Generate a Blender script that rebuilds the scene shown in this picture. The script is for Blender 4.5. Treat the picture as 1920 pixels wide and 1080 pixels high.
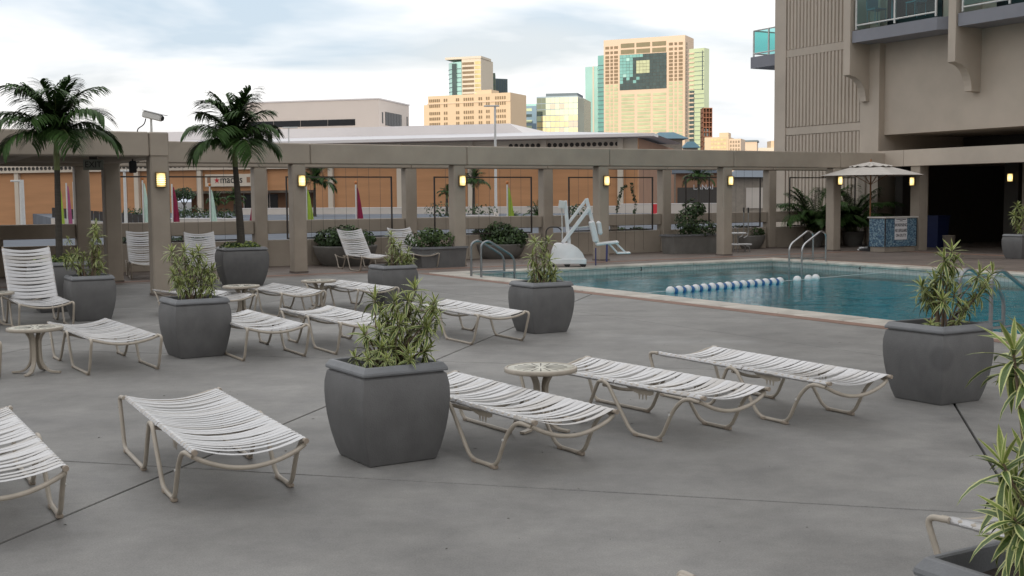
import bpy, bmesh, math, random
from mathutils import Vector, Matrix
R = math.radians
random.seed(7)
for o in list(bpy.data.objects): bpy.data.objects.remove(o)
S = bpy.context.scene
C = S.collection

# ------------------------------------------------------------------ camera
F_PX, PITCH, ROLL, EYE = 2200.0, R(4.38), R(0.5), 1.65
cd = bpy.data.cameras.new('camera'); cam = bpy.data.objects.new('camera', cd); C.objects.link(cam)
cd.sensor_width = 36.0; cd.lens = F_PX/1920*36.0; cd.clip_start = 0.1; cd.clip_end = 6000
c_, s_ = math.cos(PITCH), math.sin(PITCH); cr_, sr_ = math.cos(ROLL), math.sin(ROLL)
V_ = Vector((0, s_, c_)); U_ = Vector((1, 0, 0)); D_ = Vector((0, c_, -s_))
RX = U_*cr_ - V_*sr_; UP = U_*sr_ + V_*cr_
cam.matrix_world = Matrix(((RX.x, UP.x, -D_.x, 0), (RX.y, UP.y, -D_.y, 0), (RX.z, UP.z, -D_.z, EYE), (0, 0, 0, 1)))
S.camera = cam
S.render.resolution_x, S.render.resolution_y = 1024, 576

# ------------------------------------------------------------------ sky, sun, exposure
SUN_EL, SUN_AZ = R(6.0), R(-12.0)         # low sun behind the camera, a little to the left
sun_dir = Vector((math.sin(SUN_AZ)*math.cos(SUN_EL), -math.cos(SUN_AZ)*math.cos(SUN_EL), math.sin(SUN_EL)))
W = bpy.data.worlds.new('World'); S.world = W; W.use_nodes = True
nt = W.node_tree; N = nt.nodes; LK = nt.links
N.clear()
wo = N.new('ShaderNodeOutputWorld'); bg = N.new('ShaderNodeBackground'); bg.inputs['Strength'].default_value = 0.1
sky = N.new('ShaderNodeTexSky'); sky.sky_type = 'NISHITA'; sky.sun_disc = False
sky.sun_elevation = SUN_EL; sky.sun_rotation = math.pi - SUN_AZ; sky.air_density = 1.2; sky.dust_density = 2.0
tc = N.new('ShaderNodeTexCoord')
sep = N.new('ShaderNodeSeparateXYZ'); LK.new(tc.outputs['Generated'], sep.inputs[0])
def wmath(op, a, b=None, clamp=False):
    n = N.new('ShaderNodeMath'); n.operation = op; n.use_clamp = clamp
    for i, v in enumerate((a, b)):
        if v is None: continue
        if isinstance(v, (int, float)): n.inputs[i].default_value = v
        else: LK.new(v, n.inputs[i])
    return n.outputs[0]
den = wmath('ADD', wmath('MAXIMUM', sep.outputs[2], 0.0), 0.13)
cmb = N.new('ShaderNodeCombineXYZ')
LK.new(wmath('DIVIDE', sep.outputs[0], den), cmb.inputs[0]); LK.new(wmath('DIVIDE', sep.outputs[1], den), cmb.inputs[1])
cmb.inputs[2].default_value = 12.4
nz = N.new('ShaderNodeTexNoise'); nz.inputs['Scale'].default_value = 0.85; nz.inputs['Detail'].default_value = 5; nz.inputs['Roughness'].default_value = 0.5; nz.inputs['Distortion'].default_value = 0.3
LK.new(cmb.outputs[0], nz.inputs['Vector'])
rp = N.new('ShaderNodeValToRGB'); rp.color_ramp.elements[0].position = 0.46; rp.color_ramp.elements[1].position = 0.63
LK.new(nz.outputs['Fac'], rp.inputs[0])
nz2 = N.new('ShaderNodeTexNoise'); nz2.inputs['Scale'].default_value = 0.5; nz2.inputs['Detail'].default_value = 3
LK.new(cmb.outputs[0], nz2.inputs['Vector'])
rp2 = N.new('ShaderNodeValToRGB'); rp2.color_ramp.elements[0].position = 0.40; rp2.color_ramp.elements[1].position = 0.62
rp2.color_ramp.elements[0].color = (6.2, 7.4, 9.1, 1); rp2.color_ramp.elements[1].color = (9.2, 8.9, 9.0, 1)
LK.new(nz2.outputs['Fac'], rp2.inputs[0])
# thick bright cloud deck, seen against the clear sky behind it
mixs = N.new('ShaderNodeMix'); mixs.data_type = 'RGBA'; mixs.inputs[0].default_value = 0.86
skm = N.new('ShaderNodeMix'); skm.data_type = 'RGBA'; skm.blend_type = 'MULTIPLY'; skm.inputs[0].default_value = 1.0; skm.inputs[7].default_value = (3, 3, 3, 1)
LK.new(sky.outputs[0], skm.inputs[6]); LK.new(skm.outputs[2], mixs.inputs[6]); LK.new(rp2.outputs[0], mixs.inputs[7])
mixw = N.new('ShaderNodeMix'); mixw.data_type = 'RGBA'; mixw.inputs[6].default_value = (11.9, 11.8, 11.7, 1)
LK.new(mixs.outputs[2], mixw.inputs[7]); LK.new(rp.outputs[0], mixw.inputs[0])
LK.new(mixw.outputs[2], bg.inputs['Color']); LK.new(bg.outputs[0], wo.inputs[0])
sl = bpy.data.lights.new('sun', 'SUN'); sl.energy = 4.2; sl.angle = R(0.5); sl.color = (1.0, 0.86, 0.68)
so = bpy.data.objects.new('sun', sl); C.objects.link(so); so.rotation_euler = sun_dir.to_track_quat('Z', 'Y').to_euler(); so.location = (0, 0, 60)
S.view_settings.view_transform = 'Standard'; S.view_settings.look = 'None'; S.view_settings.exposure = 0.0; S.view_settings.gamma = 1.0; S.view_settings.use_curve_mapping = False

# ------------------------------------------------------------------ pixel helpers (photo pixels -> directions)
def ray(x, y):
    d = RX*((x-960)/F_PX) + UP*((540-y)/F_PX) + D_
    return d
def G(x, y, z=0.0):
    d = ray(x, y); t = (z-EYE)/d.z
    return Vector((0, 0, EYE)) + d*t
def AT(x, y, Y):
    d = ray(x, y); return Vector((0, 0, EYE)) + d*(Y/d.y)
CU, SU = math.cos(R(30)), math.sin(R(30))
def UV(u, v, z=0.0): return Vector((CU*u - SU*v, SU*u + CU*v, z))     # the pool court's own axes, turned 30 degrees

# ------------------------------------------------------------------ materials
MATS = {}
def mat(name, col, rough=0.6, var=0.12, scale=6.0, bump=0.0, bscale=40.0, metal=0.0, spec=0.5, col2=None, emit=None, estr=0.0, detail=4.0, stretch=None, trans=0.0):
    if name in MATS: return MATS[name]
    m = bpy.data.materials.new(name); m.use_nodes = True; t = m.node_tree; n = t.nodes; l = t.links
    p = n['Principled BSDF']; p.inputs['Roughness'].default_value = rough; p.inputs['Metallic'].default_value = metal
    p.inputs['Specular IOR Level'].default_value = spec
    co = n.new('ShaderNodeTexCoord'); src = co.outputs['Object']
    oi = n.new('ShaderNodeObjectInfo'); va = n.new('ShaderNodeVectorMath'); va.operation = 'MULTIPLY_ADD'; va.inputs[1].default_value = (37, 53, 29); l.new(oi.outputs['Random'], va.inputs[0]); l.new(src, va.inputs[2]); src = va.outputs[0]
    if stretch:
        mp = n.new('ShaderNodeMapping'); mp.inputs['Scale'].default_value = stretch; l.new(src, mp.inputs[0]); src = mp.outputs[0]
    if var > 0 or col2:
        z = n.new('ShaderNodeTexNoise'); z.inputs['Scale'].default_value = scale; z.inputs['Detail'].default_value = detail; z.inputs['Roughness'].default_value = 0.6
        l.new(src, z.inputs['Vector'])
        r = n.new('ShaderNodeValToRGB'); r.color_ramp.elements[0].position = 0.3; r.color_ramp.elements[1].position = 0.7
        a = [max(0, c*(1-var)) for c in col]; b = [min(1, c*(1+var)) for c in (col2 or col)]
        r.color_ramp.elements[0].color = (*a, 1); r.color_ramp.elements[1].color = (*b, 1)
        l.new(z.outputs['Fac'], r.inputs[0]); l.new(r.outputs[0], p.inputs['Base Color'])
    else:
        p.inputs['Base Color'].default_value = (*col, 1)
    if bump > 0:
        z2 = n.new('ShaderNodeTexNoise'); z2.inputs['Scale'].default_value = bscale; z2.inputs['Detail'].default_value = 6
        l.new(src, z2.inputs['Vector'])
        b = n.new('ShaderNodeBump'); b.inputs['Strength'].default_value = bump; b.inputs['Distance'].default_value = 0.01
        l.new(z2.outputs['Fac'], b.inputs['Height']); l.new(b.outputs[0], p.inputs['Normal'])
    if emit:
        p.inputs['Emission Color'].default_value = (*emit, 1); p.inputs['Emission Strength'].default_value = estr
    MATS[name] = m; return m

def strap_tone():
    m = MATS['strap']; t = m.node_tree; n = t.nodes; l = t.links; p = n['Principled BSDF']; src = p.inputs['Base Color'].links[0].from_socket
    oi = n.new('ShaderNodeObjectInfo'); rp_ = n.new('ShaderNodeValToRGB'); e = rp_.color_ramp.elements; e[0].color = (.78, .74, .68, 1); e[1].color = (1.0, 1.0, 1.0, 1); x = e.new(.35); x.color = (.95, .94, .93, 1); l.new(oi.outputs['Random'], rp_.inputs[0])
    x = n.new('ShaderNodeMix'); x.data_type = 'RGBA'; x.blend_type = 'MULTIPLY'; x.inputs[0].default_value = 1; l.new(src, x.inputs[6]); l.new(rp_.outputs[0], x.inputs[7]); l.new(x.outputs[2], p.inputs['Base Color'])
def deck_material(name, base, stain, wet):
    m = bpy.data.materials.new(name); m.use_nodes = True; t = m.node_tree; n = t.nodes; l = t.links
    p = n['Principled BSDF']
    g = n.new('ShaderNodeNewGeometry')
    def noise(sc, det, rough=0.6, st=None):
        z = n.new('ShaderNodeTexNoise'); z.inputs['Scale'].default_value = sc; z.inputs['Detail'].default_value = det; z.inputs['Roughness'].default_value = rough
        if st:
            mp = n.new('ShaderNodeMapping'); mp.inputs['Scale'].default_value = st; mp.inputs['Rotation'].default_value = (0, 0, R(-20)); l.new(g.outputs['Position'], mp.inputs[0]); l.new(mp.outputs[0], z.inputs['Vector'])
        else: l.new(g.outputs['Position'], z.inputs['Vector'])
        return z.outputs['Fac']
    def ramp(fac, p0, p1, c0, c1):
        r = n.new('ShaderNodeValToRGB'); r.color_ramp.elements[0].position = p0; r.color_ramp.elements[1].position = p1
        r.color_ramp.elements[0].color = (*c0, 1); r.color_ramp.elements[1].color = (*c1, 1); l.new(fac, r.inputs[0]); return r.outputs[0]
    def mul(a, b):
        x = n.new('ShaderNodeMix'); x.data_type = 'RGBA'; x.blend_type = 'MULTIPLY'; x.inputs[0].default_value = 1; l.new(a, x.inputs[6]); l.new(b, x.inputs[7]); return x.outputs[2]
    big = ramp(noise(0.55, 6, .68), .36, .66, [c*.76 for c in base], [c*1.13 for c in base])
    mid = ramp(noise(1.9, 9, .78), .36, .64, (.82, .82, .825), (1.09, 1.085, 1.07))
    fine = ramp(noise(110, 4, .8), .3, .7, (.72, .72, .72), (1.22, 1.22, 1.22))
    spot = ramp(noise(5.5, 7, .8), .66, .78, (1, 1, 1), stain)
    wf = noise(0.42, 4, .55)
    wr = ramp(wf, .58, .66, (1, 1, 1), wet)
    l.new(mul(mul(mul(big, mid), mul(fine, spot)), wr), p.inputs['Base Color'])
    rr = ramp(wf, .57, .67, (.62, .62, .62), (.40, .40, .40)); l.new(rr, p.inputs['Roughness'])
    p.inputs['Specular IOR Level'].default_value = 0.35
    b = n.new('ShaderNodeBump'); b.inputs['Strength'].default_value = .35; b.inputs['Distance'].default_value = .004
    l.new(noise(55, 6, .75), b.inputs['Height']); l.new(b.outputs[0], p.inputs['Normal'])
    MATS[name] = m; return m

deck_material('deck_concrete', (.243, .238, .230), (.74, .73, .72), (.80, .80, .81))
deck_material('terrace_brown', (.20, .165, .145), (.8, .78, .76), (.75, .75, .76))
mat('terracotta', (.225, .135, .10), .75, .2, 5, .2, 60)
mat('joint', (.03, .028, .026), .9, .1)
mat('coping', (.46, .43, .38), .6, .25, 2.2, .4, 30)
mat('beige', (.352, .305, .252), .7, .11, 1.3, .15, 90)
mat('beige_beam', (.375, .325, .268), .7, .12, 1.1, .15, 90)
mat('planter', (.126, .126, .127), .55, .15, 5, .3, 120, stretch=(1.2, 1.2, .85), detail=8)
mat('planter_rim', (.165, .172, .182), .5, .12, 6, .2, 120)
mat('round_pot', (.17, .165, .155), .6, .15, 4, .2, 80)
mat('tan_pot', (.27, .235, .195), .65, .12, 4, .2, 80)
mat('soil', (.035, .026, .02), .95, .4, 30, .8, 50)
mat('strap', (.53, .53, .54), .22, .06, 7, .03, 200, spec=.9)
mat('frame', (.40, .355, .295), .40, .10, 12, .05, 150, spec=.5)
mat('frame_dark', (.13, .115, .10), .5, .1)
mat('glide', (.30, .25, .20), .6, .15, 30)
mat('table_top', (.60, .58, .50), .45, .10, 14)
mat('table_slot', (.05, .045, .04), .7, .1)
mat('steel', (.46, .47, .48), .28, .08, 9, metal=1.0)
mat('steel_dull', (.30, .31, .32), .38, .08, 9, metal=.9)
mat('white_plastic', (.68, .69, .70), .38, .05, 5)
mat('white_metal', (.62, .62, .60), .42, .06, 9)
mat('navy', (.045, .045, .14), .6, .1)
mat('rubber', (.02, .02, .022), .7, .1)
mat('dark_metal', (.035, .028, .024), .55, .2, 12)
mat('cable', (.07, .06, .055), .5, .1)
mat('leaf_green', (.070, .118, .024), .42, .3, 30)
mat('leaf_cream', (.50, .52, .215), .45, .22, 30)
mat('leaf_lime', (.20, .26, .055), .42, .25, 25)
mat('stem', (.17, .125, .085), .8, .25, 20, .3, 60)
mat('palm_leaf', (.042, .088, .022), .55, .35, 9, spec=.25)
mat('palm_stalk', (.13, .16, .055), .55, .2, 9)
mat('palm_trunk', (.062, .055, .046), .85, .25, 5, .6, 40, stretch=(1, 1, 8))
mat('shrub', (.032, .062, .020), .5, .45, 4)
mat('shrub_light', (.055, .10, .028), .5, .35, 4)
mat('lamp_glass', (.8, .7, .45), .4, 0, emit=(1.0, .70, .26), estr=1.9)
mat('lamp_frame', (.22, .17, .07), .4, .1, metal=.6)
mat('plaster_pool', (.02, .56, .63), .6, .08, 1.5)
mat('float_white', (.70, .71, .72), .35, .03)
mat('float_blue', (.03, .12, .30), .35, .05)
mat('canvas', (.62, .585, .54), .85, .05, 8, .1, 200)
mat('wood', (.24, .105, .04), .5, .25, 6, stretch=(6, 6, .6))
mat('counter_top', (.52, .50, .47), .4, .08)
mat('sign_white', (.66, .66, .68), .5, .03)
mat('ink', (.015, .015, .02), .7, 0)
mat('ink_red', (.45, .02, .03), .6, 0)
mat('exit_panel', (.20, .215, .19), .5, .08)
mat('hotel_wall', (.455, .395, .33), .75, .09, .7, .12, 60)
mat('hotel_rib', (.455, .395, .33), .75, .06, .8, .12, 60)
mat('hotel_slab', (.215, .22, .25), .65, .10, .8)
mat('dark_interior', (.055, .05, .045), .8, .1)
mat('blue_bin', (.010, .020, .085), .5, .1)
mat('brick_wall', (.49, .255, .125), .85, .10, .25, stretch=(.6, 1, 5))
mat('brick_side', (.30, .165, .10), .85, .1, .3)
mat('cream', (.60, .53, .44), .75, .06, .3)
mat('mall_white', (.74, .70, .685), .7, .05, .15)
mat('roof_pale', (.68, .67, .69), .7, .05, .1)
mat('office_pink', (.70, .62, .555), .75, .04, .1)
mat('asphalt', (.085, .088, .095), .85, .2, .15)
mat('road_pale', (.15, .165, .19), .95, .15, .2, spec=.08)
mat('low_wall', (.56, .51, .46), .8, .08, .4)
mat('glass_dark', (.015, .017, .02), .25, .2, .4, spec=.25)
mat('flag_crimson', (.27, .015, .06), .8, .15, 3)
mat('flag_pink', (.40, .10, .22), .8, .15, 3)
mat('flag_lime', (.36, .50, .06), .8, .15, 3)
mat('flag_mint', (.55, .72, .62), .8, .1, 3)
mat('barrier_red', (.55, .03, .04), .5, .1)
mat('roof_blue', (.10, .21, .27), .5, .1, .4)
mat('roof_grey', (.16, .19, .23), .6, .1, .3)
mat('orange', (.5, .18, .05), .6, .1)

strap_tone()
def stained_planter():
    m = MATS['planter'].copy(); m.name = 'planter_stained'; t = m.node_tree; n = t.nodes; l = t.links; p = n['Principled BSDF']; src = p.inputs['Base Color'].links[0].from_socket
    co = n.new('ShaderNodeTexCoord'); mp = n.new('ShaderNodeMapping'); mp.vector_type = 'TEXTURE'; mp.inputs['Location'].default_value = (-.29, -.29, .38); mp.inputs['Scale'].default_value = (.13, .13, .115); l.new(co.outputs['Object'], mp.inputs[0])
    g = n.new('ShaderNodeTexGradient'); g.gradient_type = 'SPHERICAL'; l.new(mp.outputs[0], g.inputs[0])
    rp_ = n.new('ShaderNodeValToRGB'); e = rp_.color_ramp.elements; e[0].color = (1, 1, 1, 1); e[0].position = .0; e[1].color = (.80, .80, .81, 1); e[1].position = .30; l.new(g.outputs['Fac'], rp_.inputs[0])
    x = n.new('ShaderNodeMix'); x.data_type = 'RGBA'; x.blend_type = 'MULTIPLY'; x.inputs[0].default_value = 1; l.new(src, x.inputs[6]); l.new(rp_.outputs[0], x.inputs[7]); l.new(x.outputs[2], p.inputs['Base Color']); MATS['planter_stained'] = m
stained_planter()
def glass_tint(name, col, rough=.05, alpha=.5):
    m = bpy.data.materials.new(name); m.use_nodes = True; t = m.node_tree; n = t.nodes; l = t.links; n.remove(n['Principled BSDF'])
    o = n['Material Output']; tr = n.new('ShaderNodeBsdfTransparent'); tr.inputs[0].default_value = (*col, 1)
    gl = n.new('ShaderNodeBsdfGlossy'); gl.inputs['Roughness'].default_value = rough
    lw = n.new('ShaderNodeLayerWeight'); lw.inputs[0].default_value = .5; pw_ = n.new('ShaderNodeMath'); pw_.operation = 'POWER'; pw_.inputs[1].default_value = 4.0; l.new(lw.outputs['Facing'], pw_.inputs[0])
    ml = n.new('ShaderNodeMath'); ml.operation = 'MULTIPLY_ADD'; ml.inputs[1].default_value = .6; ml.inputs[2].default_value = .05; l.new(pw_.outputs[0], ml.inputs[0])
    mx = n.new('ShaderNodeMixShader'); l.new(ml.outputs[0], mx.inputs[0]); l.new(tr.outputs[0], mx.inputs[1]); l.new(gl.outputs[0], mx.inputs[2]); l.new(mx.outputs[0], o.inputs[0])
    MATS[name] = m
def lamp_mat():
    m = MATS['lamp_glass']; t = m.node_tree; n = t.nodes; l = t.links; p = n['Principled BSDF']
    co = n.new('ShaderNodeTexCoord'); mp = n.new('ShaderNodeMapping'); mp.inputs['Scale'].default_value = (9, 4, 6.5); l.new(co.outputs['Object'], mp.inputs[0])
    g = n.new('ShaderNodeTexGradient'); g.gradient_type = 'SPHERICAL'; l.new(mp.outputs[0], g.inputs[0])
    a = n.new('ShaderNodeMath'); a.operation = 'MULTIPLY_ADD'; a.inputs[1].default_value = 5.5; a.inputs[2].default_value = .95; l.new(g.outputs['Fac'], a.inputs[0]); l.new(a.outputs[0], p.inputs['Emission Strength'])
lamp_mat()
glass_tint('rail_glass', (.36, .74, .72))
def water_mat():
    m = bpy.data.materials.new('water'); m.use_nodes = True; t = m.node_tree; n = t.nodes; l = t.links; n.remove(n['Principled BSDF'])
    o = n['Material Output']; g = n.new('ShaderNodeNewGeometry')
    mp = n.new('ShaderNodeMapping'); mp.inputs['Scale'].default_value = (1.0, 1.0, 1.0); mp.inputs['Rotation'].default_value = (0, 0, R(15)); l.new(g.outputs['Position'], mp.inputs[0])
    a = n.new('ShaderNodeTexNoise'); a.inputs['Scale'].default_value = 9.0; a.inputs['Detail'].default_value = 4; a.inputs['Distortion'].default_value = .5; l.new(mp.outputs[0], a.inputs['Vector'])
    b2 = n.new('ShaderNodeTexNoise'); b2.inputs['Scale'].default_value = 22; b2.inputs['Detail'].default_value = 2; l.new(mp.outputs[0], b2.inputs['Vector'])
    ad = n.new('ShaderNodeMath'); ad.operation = 'MULTIPLY_ADD'; ad.inputs[1].default_value = .28; l.new(b2.outputs['Fac'], ad.inputs[0]); l.new(a.outputs['Fac'], ad.inputs[2])
    bp = n.new('ShaderNodeBump'); bp.inputs['Strength'].default_value = .35; bp.inputs['Distance'].default_value = .03; l.new(ad.outputs[0], bp.inputs['Height'])
    tr = n.new('ShaderNodeBsdfTransparent'); tr.inputs[0].default_value = (.66, .97, 1.0, 1)
    gl = n.new('ShaderNodeBsdfGlossy'); gl.inputs['Roughness'].default_value = .03; l.new(bp.outputs[0], gl.inputs['Normal'])
    fr = n.new('ShaderNodeFresnel'); fr.inputs[0].default_value = 1.33; l.new(bp.outputs[0], fr.inputs['Normal'])
    mx = n.new('ShaderNodeMixShader'); l.new(fr.outputs[0], mx.inputs[0]); l.new(tr.outputs[0], mx.inputs[1]); l.new(gl.outputs[0], mx.inputs[2]); l.new(mx.outputs[0], o.inputs[0])
    MATS['water'] = m
water_mat()
def grid_mat(name, base, line, sx, sy, mortar=.02, rough=.4, var=.15, coord='Object', axis=None, off=0.0):
    """tiny tiles or glazing bars that are too small to build one by one"""
    m = bpy.data.materials.new(name); m.use_nodes = True; t = m.node_tree; n = t.nodes; l = t.links; p = n['Principled BSDF']; p.inputs['Roughness'].default_value = rough
    co = n.new('ShaderNodeTexCoord'); src = co.outputs[coord]
    if axis:
        mp = n.new('ShaderNodeMapping'); mp.inputs['Rotation'].default_value = axis; l.new(src, mp.inputs[0]); src = mp.outputs[0]
    b = n.new('ShaderNodeTexBrick'); b.offset = off; b.inputs['Scale'].default_value = 1.0
    b.inputs['Color1'].default_value = (*[c*(1-var) for c in base], 1); b.inputs['Color2'].default_value = (*[min(1, c*(1+var)) for c in base], 1); b.inputs['Mortar'].default_value = (*line, 1)
    b.inputs['Mortar Size'].default_value = mortar; b.inputs['Brick Width'].default_value = sx; b.inputs['Row Height'].default_value = sy
    l.new(src, b.inputs['Vector']); l.new(b.outputs['Color'], p.inputs['Base Color']); MATS[name] = m; return m
grid_mat('pool_tile', (.44, .44, .42), (.30, .30, .28), .10, .10, .006, .35, .08, axis=(R(90), 0, 0))
def mosaic_mat():
    m = bpy.data.materials.new('mosaic'); m.use_nodes = True; t = m.node_tree; n = t.nodes; l = t.links; p = n['Principled BSDF']; p.inputs['Roughness'].default_value = .3
    co = n.new('ShaderNodeTexCoord'); v = n.new('ShaderNodeTexVoronoi'); v.inputs['Scale'].default_value = 38; l.new(co.outputs['Object'], v.inputs['Vector'])
    s = n.new('ShaderNodeSeparateColor'); l.new(v.outputs['Color'], s.inputs[0])
    r = n.new('ShaderNodeValToRGB'); e = r.color_ramp.elements; e[0].color = (.03, .06, .12, 1); e[1].color = (.32, .42, .46, 1)
    x = e.new(.45); x.color = (.07, .14, .22, 1); x = e.new(.7); x.color = (.13, .24, .31, 1)
    l.new(s.outputs[0], r.inputs[0]); l.new(r.outputs[0], p.inputs['Base Color']); MATS['mosaic'] = m
mosaic_mat()

# ------------------------------------------------------------------ mesh builder
class MB:
    def __init__(s): s.v = []; s.f = []; s.m = []; s.sm = []
    def add(s, vs, fs, mi=0, smooth=False):
        o = len(s.v); s.v += [tuple(v) for v in vs]
        for f in fs: s.f.append(tuple(i+o for i in f)); s.m.append(mi); s.sm.append(smooth)
    def box(s, c, d, rz=0.0, mi=0, bevel=0.0):
        x, y, z = d[0]/2, d[1]/2, d[2]/2; M = Matrix.Rotation(rz, 3, 'Z'); c = Vector(c)
        if bevel <= 0:
            vs = [M @ Vector((sx*x, sy*y, sz*z)) + c for sz in (-1, 1) for sx, sy in ((-1, -1), (1, -1), (1, 1), (-1, 1))]
            s.add(vs, [(3, 2, 1, 0), (4, 5, 6, 7), (0, 1, 5, 4), (1, 2, 6, 5), (2, 3, 7, 6), (3, 0, 4, 7)], mi)
        else:
            b = min(bevel, x*.9, y*.9, z*.9); rings = []
            prof = [(-z, b), (-z+b, 0), (z-b, 0), (z, b)]
            for zz, ins in prof:
                X, Y = x-ins, y-ins; k = b if ins == 0 else b*.4
                rings.append([(X-k, -Y), (X, -Y+k), (X, Y-k), (X-k, Y), (-X+k, Y), (-X, Y-k), (-X, -Y+k), (-X+k, -Y)])
            vs = [M @ Vector((px, py, prof[i][0])) + c for i, r in enumerate(rings) for px, py in r]
            fs = [tuple(range(7, -1, -1)), tuple(range(24, 32))]
            for i in range(3):
                for j in range(8): fs.append((i*8+j, i*8+(j+1) % 8, i*8+8+(j+1) % 8, i*8+8+j))
            s.add(vs, fs, mi)
    def prism(s, poly, z0, z1, mi=0):
        n = len(poly); vs = [(p[0], p[1], z0) for p in poly] + [(p[0], p[1], z1) for p in poly]
        fs = [tuple(range(n-1, -1, -1)), tuple(range(n, 2*n))] + [(i, (i+1) % n, n+(i+1) % n, n+i) for i in range(n)]
        s.add(vs, fs, mi)
    def hexa(s, b, t, mi=0):                        # any 4 bottom and 4 top corners
        s.add(list(b)+list(t), [(3, 2, 1, 0), (4, 5, 6, 7), (0, 1, 5, 4), (1, 2, 6, 5), (2, 3, 7, 6), (3, 0, 4, 7)], mi)
    def tube(s, pts, r, n=8, closed=False, mi=0, cap=True):
        pts = [Vector(p) for p in pts]; k = len(pts); rr = r if isinstance(r, (list, tuple)) else [r]*k
        T = []
        for i in range(k):
            if closed: d = pts[(i+1) % k]-pts[i-1]
            else: d = pts[min(i+1, k-1)]-pts[max(i-1, 0)]
            T.append(d.normalized() if d.length > 1e-9 else Vector((0, 0, 1)))
        a = Vector((0, 0, 1)) if abs(T[0].z) < .9 else Vector((1, 0, 0))
        nrm = (a - T[0]*a.dot(T[0])).normalized(); vs = []
        for i in range(k):
            nrm = (nrm - T[i]*nrm.dot(T[i])); nrm = nrm.normalized() if nrm.length > 1e-6 else T[i].orthogonal().normalized()
            bi = T[i].cross(nrm)
            for j in range(n):
                an = 2*math.pi*j/n; vs.append(pts[i] + (nrm*math.cos(an) + bi*math.sin(an))*rr[i])
        fs = []
        for i in range(k if closed else k-1):
            for j in range(n): fs.append((i*n+j, i*n+(j+1) % n, ((i+1) % k)*n+(j+1) % n, ((i+1) % k)*n+j))
        s.add(vs, fs, mi, True)
        if cap and not closed: s.add([vs[j] for j in range(n)], [tuple(range(n-1, -1, -1))], mi); s.add([vs[(k-1)*n+j] for j in range(n)], [tuple(range(n))], mi)
    def lathe(s, prof, n=24, c=(0, 0, 0), mi=0, smooth=True, sq=0.0):
        vs = []; k = len(prof); c = Vector(c)
        for r, z in prof:
            for j in range(n):
                a = 2*math.pi*j/n; vs.append((c.x+r*math.cos(a), c.y+r*math.sin(a), c.z+z))
        fs = [(i*n+j, i*n+(j+1) % n, (i+1)*n+(j+1) % n, (i+1)*n+j) for i in range(k-1) for j in range(n)]
        s.add(vs, fs, mi, smooth)
        if prof[0][0] > 1e-6: s.add([vs[j] for j in range(n)], [tuple(range(n-1, -1, -1))], mi)
        if prof[-1][0] > 1e-6: s.add([vs[(k-1)*n+j] for j in range(n)], [tuple(range(n))], mi)
    def mesh(s, name, mats):
        me = bpy.data.meshes.new(name); me.from_pydata(s.v, [], s.f)
        for m in (mats if isinstance(mats, (list, tuple)) else [mats]): me.materials.append(MATS[m])
        me.polygons.foreach_set('material_index', s.m); me.polygons.foreach_set('use_smooth', s.sm); me.update()
        return me
    def build(s, name, mats, parent=None, loc=None, rz=0.0):
        return put(name, s.mesh(name, mats), parent, loc, rz)
def put(name, me, parent=None, loc=None, rz=0.0):
    o = bpy.data.objects.new(name, me); C.objects.link(o)
    if parent: o.parent = parent
    if loc is not None: o.location = loc
    if rz: o.rotation_euler.z = rz
    return o
def tag(o, label, cat, group=None):
    o['label'] = label; o['category'] = cat
    if group: o['group'] = group
    return o
def thing(name, label, cat, loc=(0, 0, 0), rz=0.0, group=None):
    o = bpy.data.objects.new(name, None); C.objects.link(o); o.location = loc; o.rotation_euler = (0, 0, rz); o.empty_display_size = .2
    return tag(o, label, cat, group)
def struct(name, mb, mats, parent=None):
    o = mb.build(name, mats, parent)
    if not parent: o['kind'] = 'structure'
    return o
def copy_tree(o, parent=None):
    c = o.copy(); C.objects.link(c); c.parent = parent
    for ch in o.children: copy_tree(ch, c)
    return c
def rounded(pts, rad, seg=5, closed=False):
    pts = [Vector(p) for p in pts]; out = []; k = len(pts)
    for i, p in enumerate(pts):
        if not closed and i in (0, k-1): out.append(p); continue
        a, b = pts[i-1]-p, pts[(i+1) % k]-p; r = min(rad, a.length*.48, b.length*.48)
        p0, p1 = p + a.normalized()*r, p + b.normalized()*r
        for j in range(seg+1):
            t = j/seg; out.append(p0*(1-t)**2 + p*2*t*(1-t) + p1*t*t)
    return out
FONT_CACHE = {}
def text_mesh(txt, size, depth=.002, align='CENTER'):
    cu = bpy.data.curves.new('lettering', 'FONT'); cu.body = txt; cu.size = size; cu.extrude = depth; cu.align_x = align; cu.align_y = 'CENTER'; cu.resolution_u = 3
    o = bpy.data.objects.new('lettering', cu); C.objects.link(o)
    me = bpy.data.meshes.new_from_object(o.evaluated_get(bpy.context.evaluated_depsgraph_get()))
    bpy.data.objects.remove(o); return me
def text(name, txt, size, loc, rz, m, parent, depth=.002, xs=1.0):
    """lettering standing upright; it reads from the -y side before turning by rz"""
    me = text_mesh(txt, size, depth); me.transform(Matrix.Rotation(R(90), 4, 'X') @ Matrix.Scale(xs, 4, (1, 0, 0)))
    me.materials.clear(); me.materials.append(MATS[m]); return put(name, me, parent, loc, rz)

# ================================================================== GROUND
mb = MB(); mb.add([(-3000, -400, -3.05), (3000, -400, -3.05), (3000, 5000, -3.05), (-3000, 5000, -3.05)], [(0, 1, 2, 3)])
o = mb.build('ground', 'asphalt'); o['kind'] = 'structure'
POOL_U0, POOL_U1, POOL_V1, POOL_V0 = 11.92, 21.1, 23.0, 5.0
COP = .50
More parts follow.
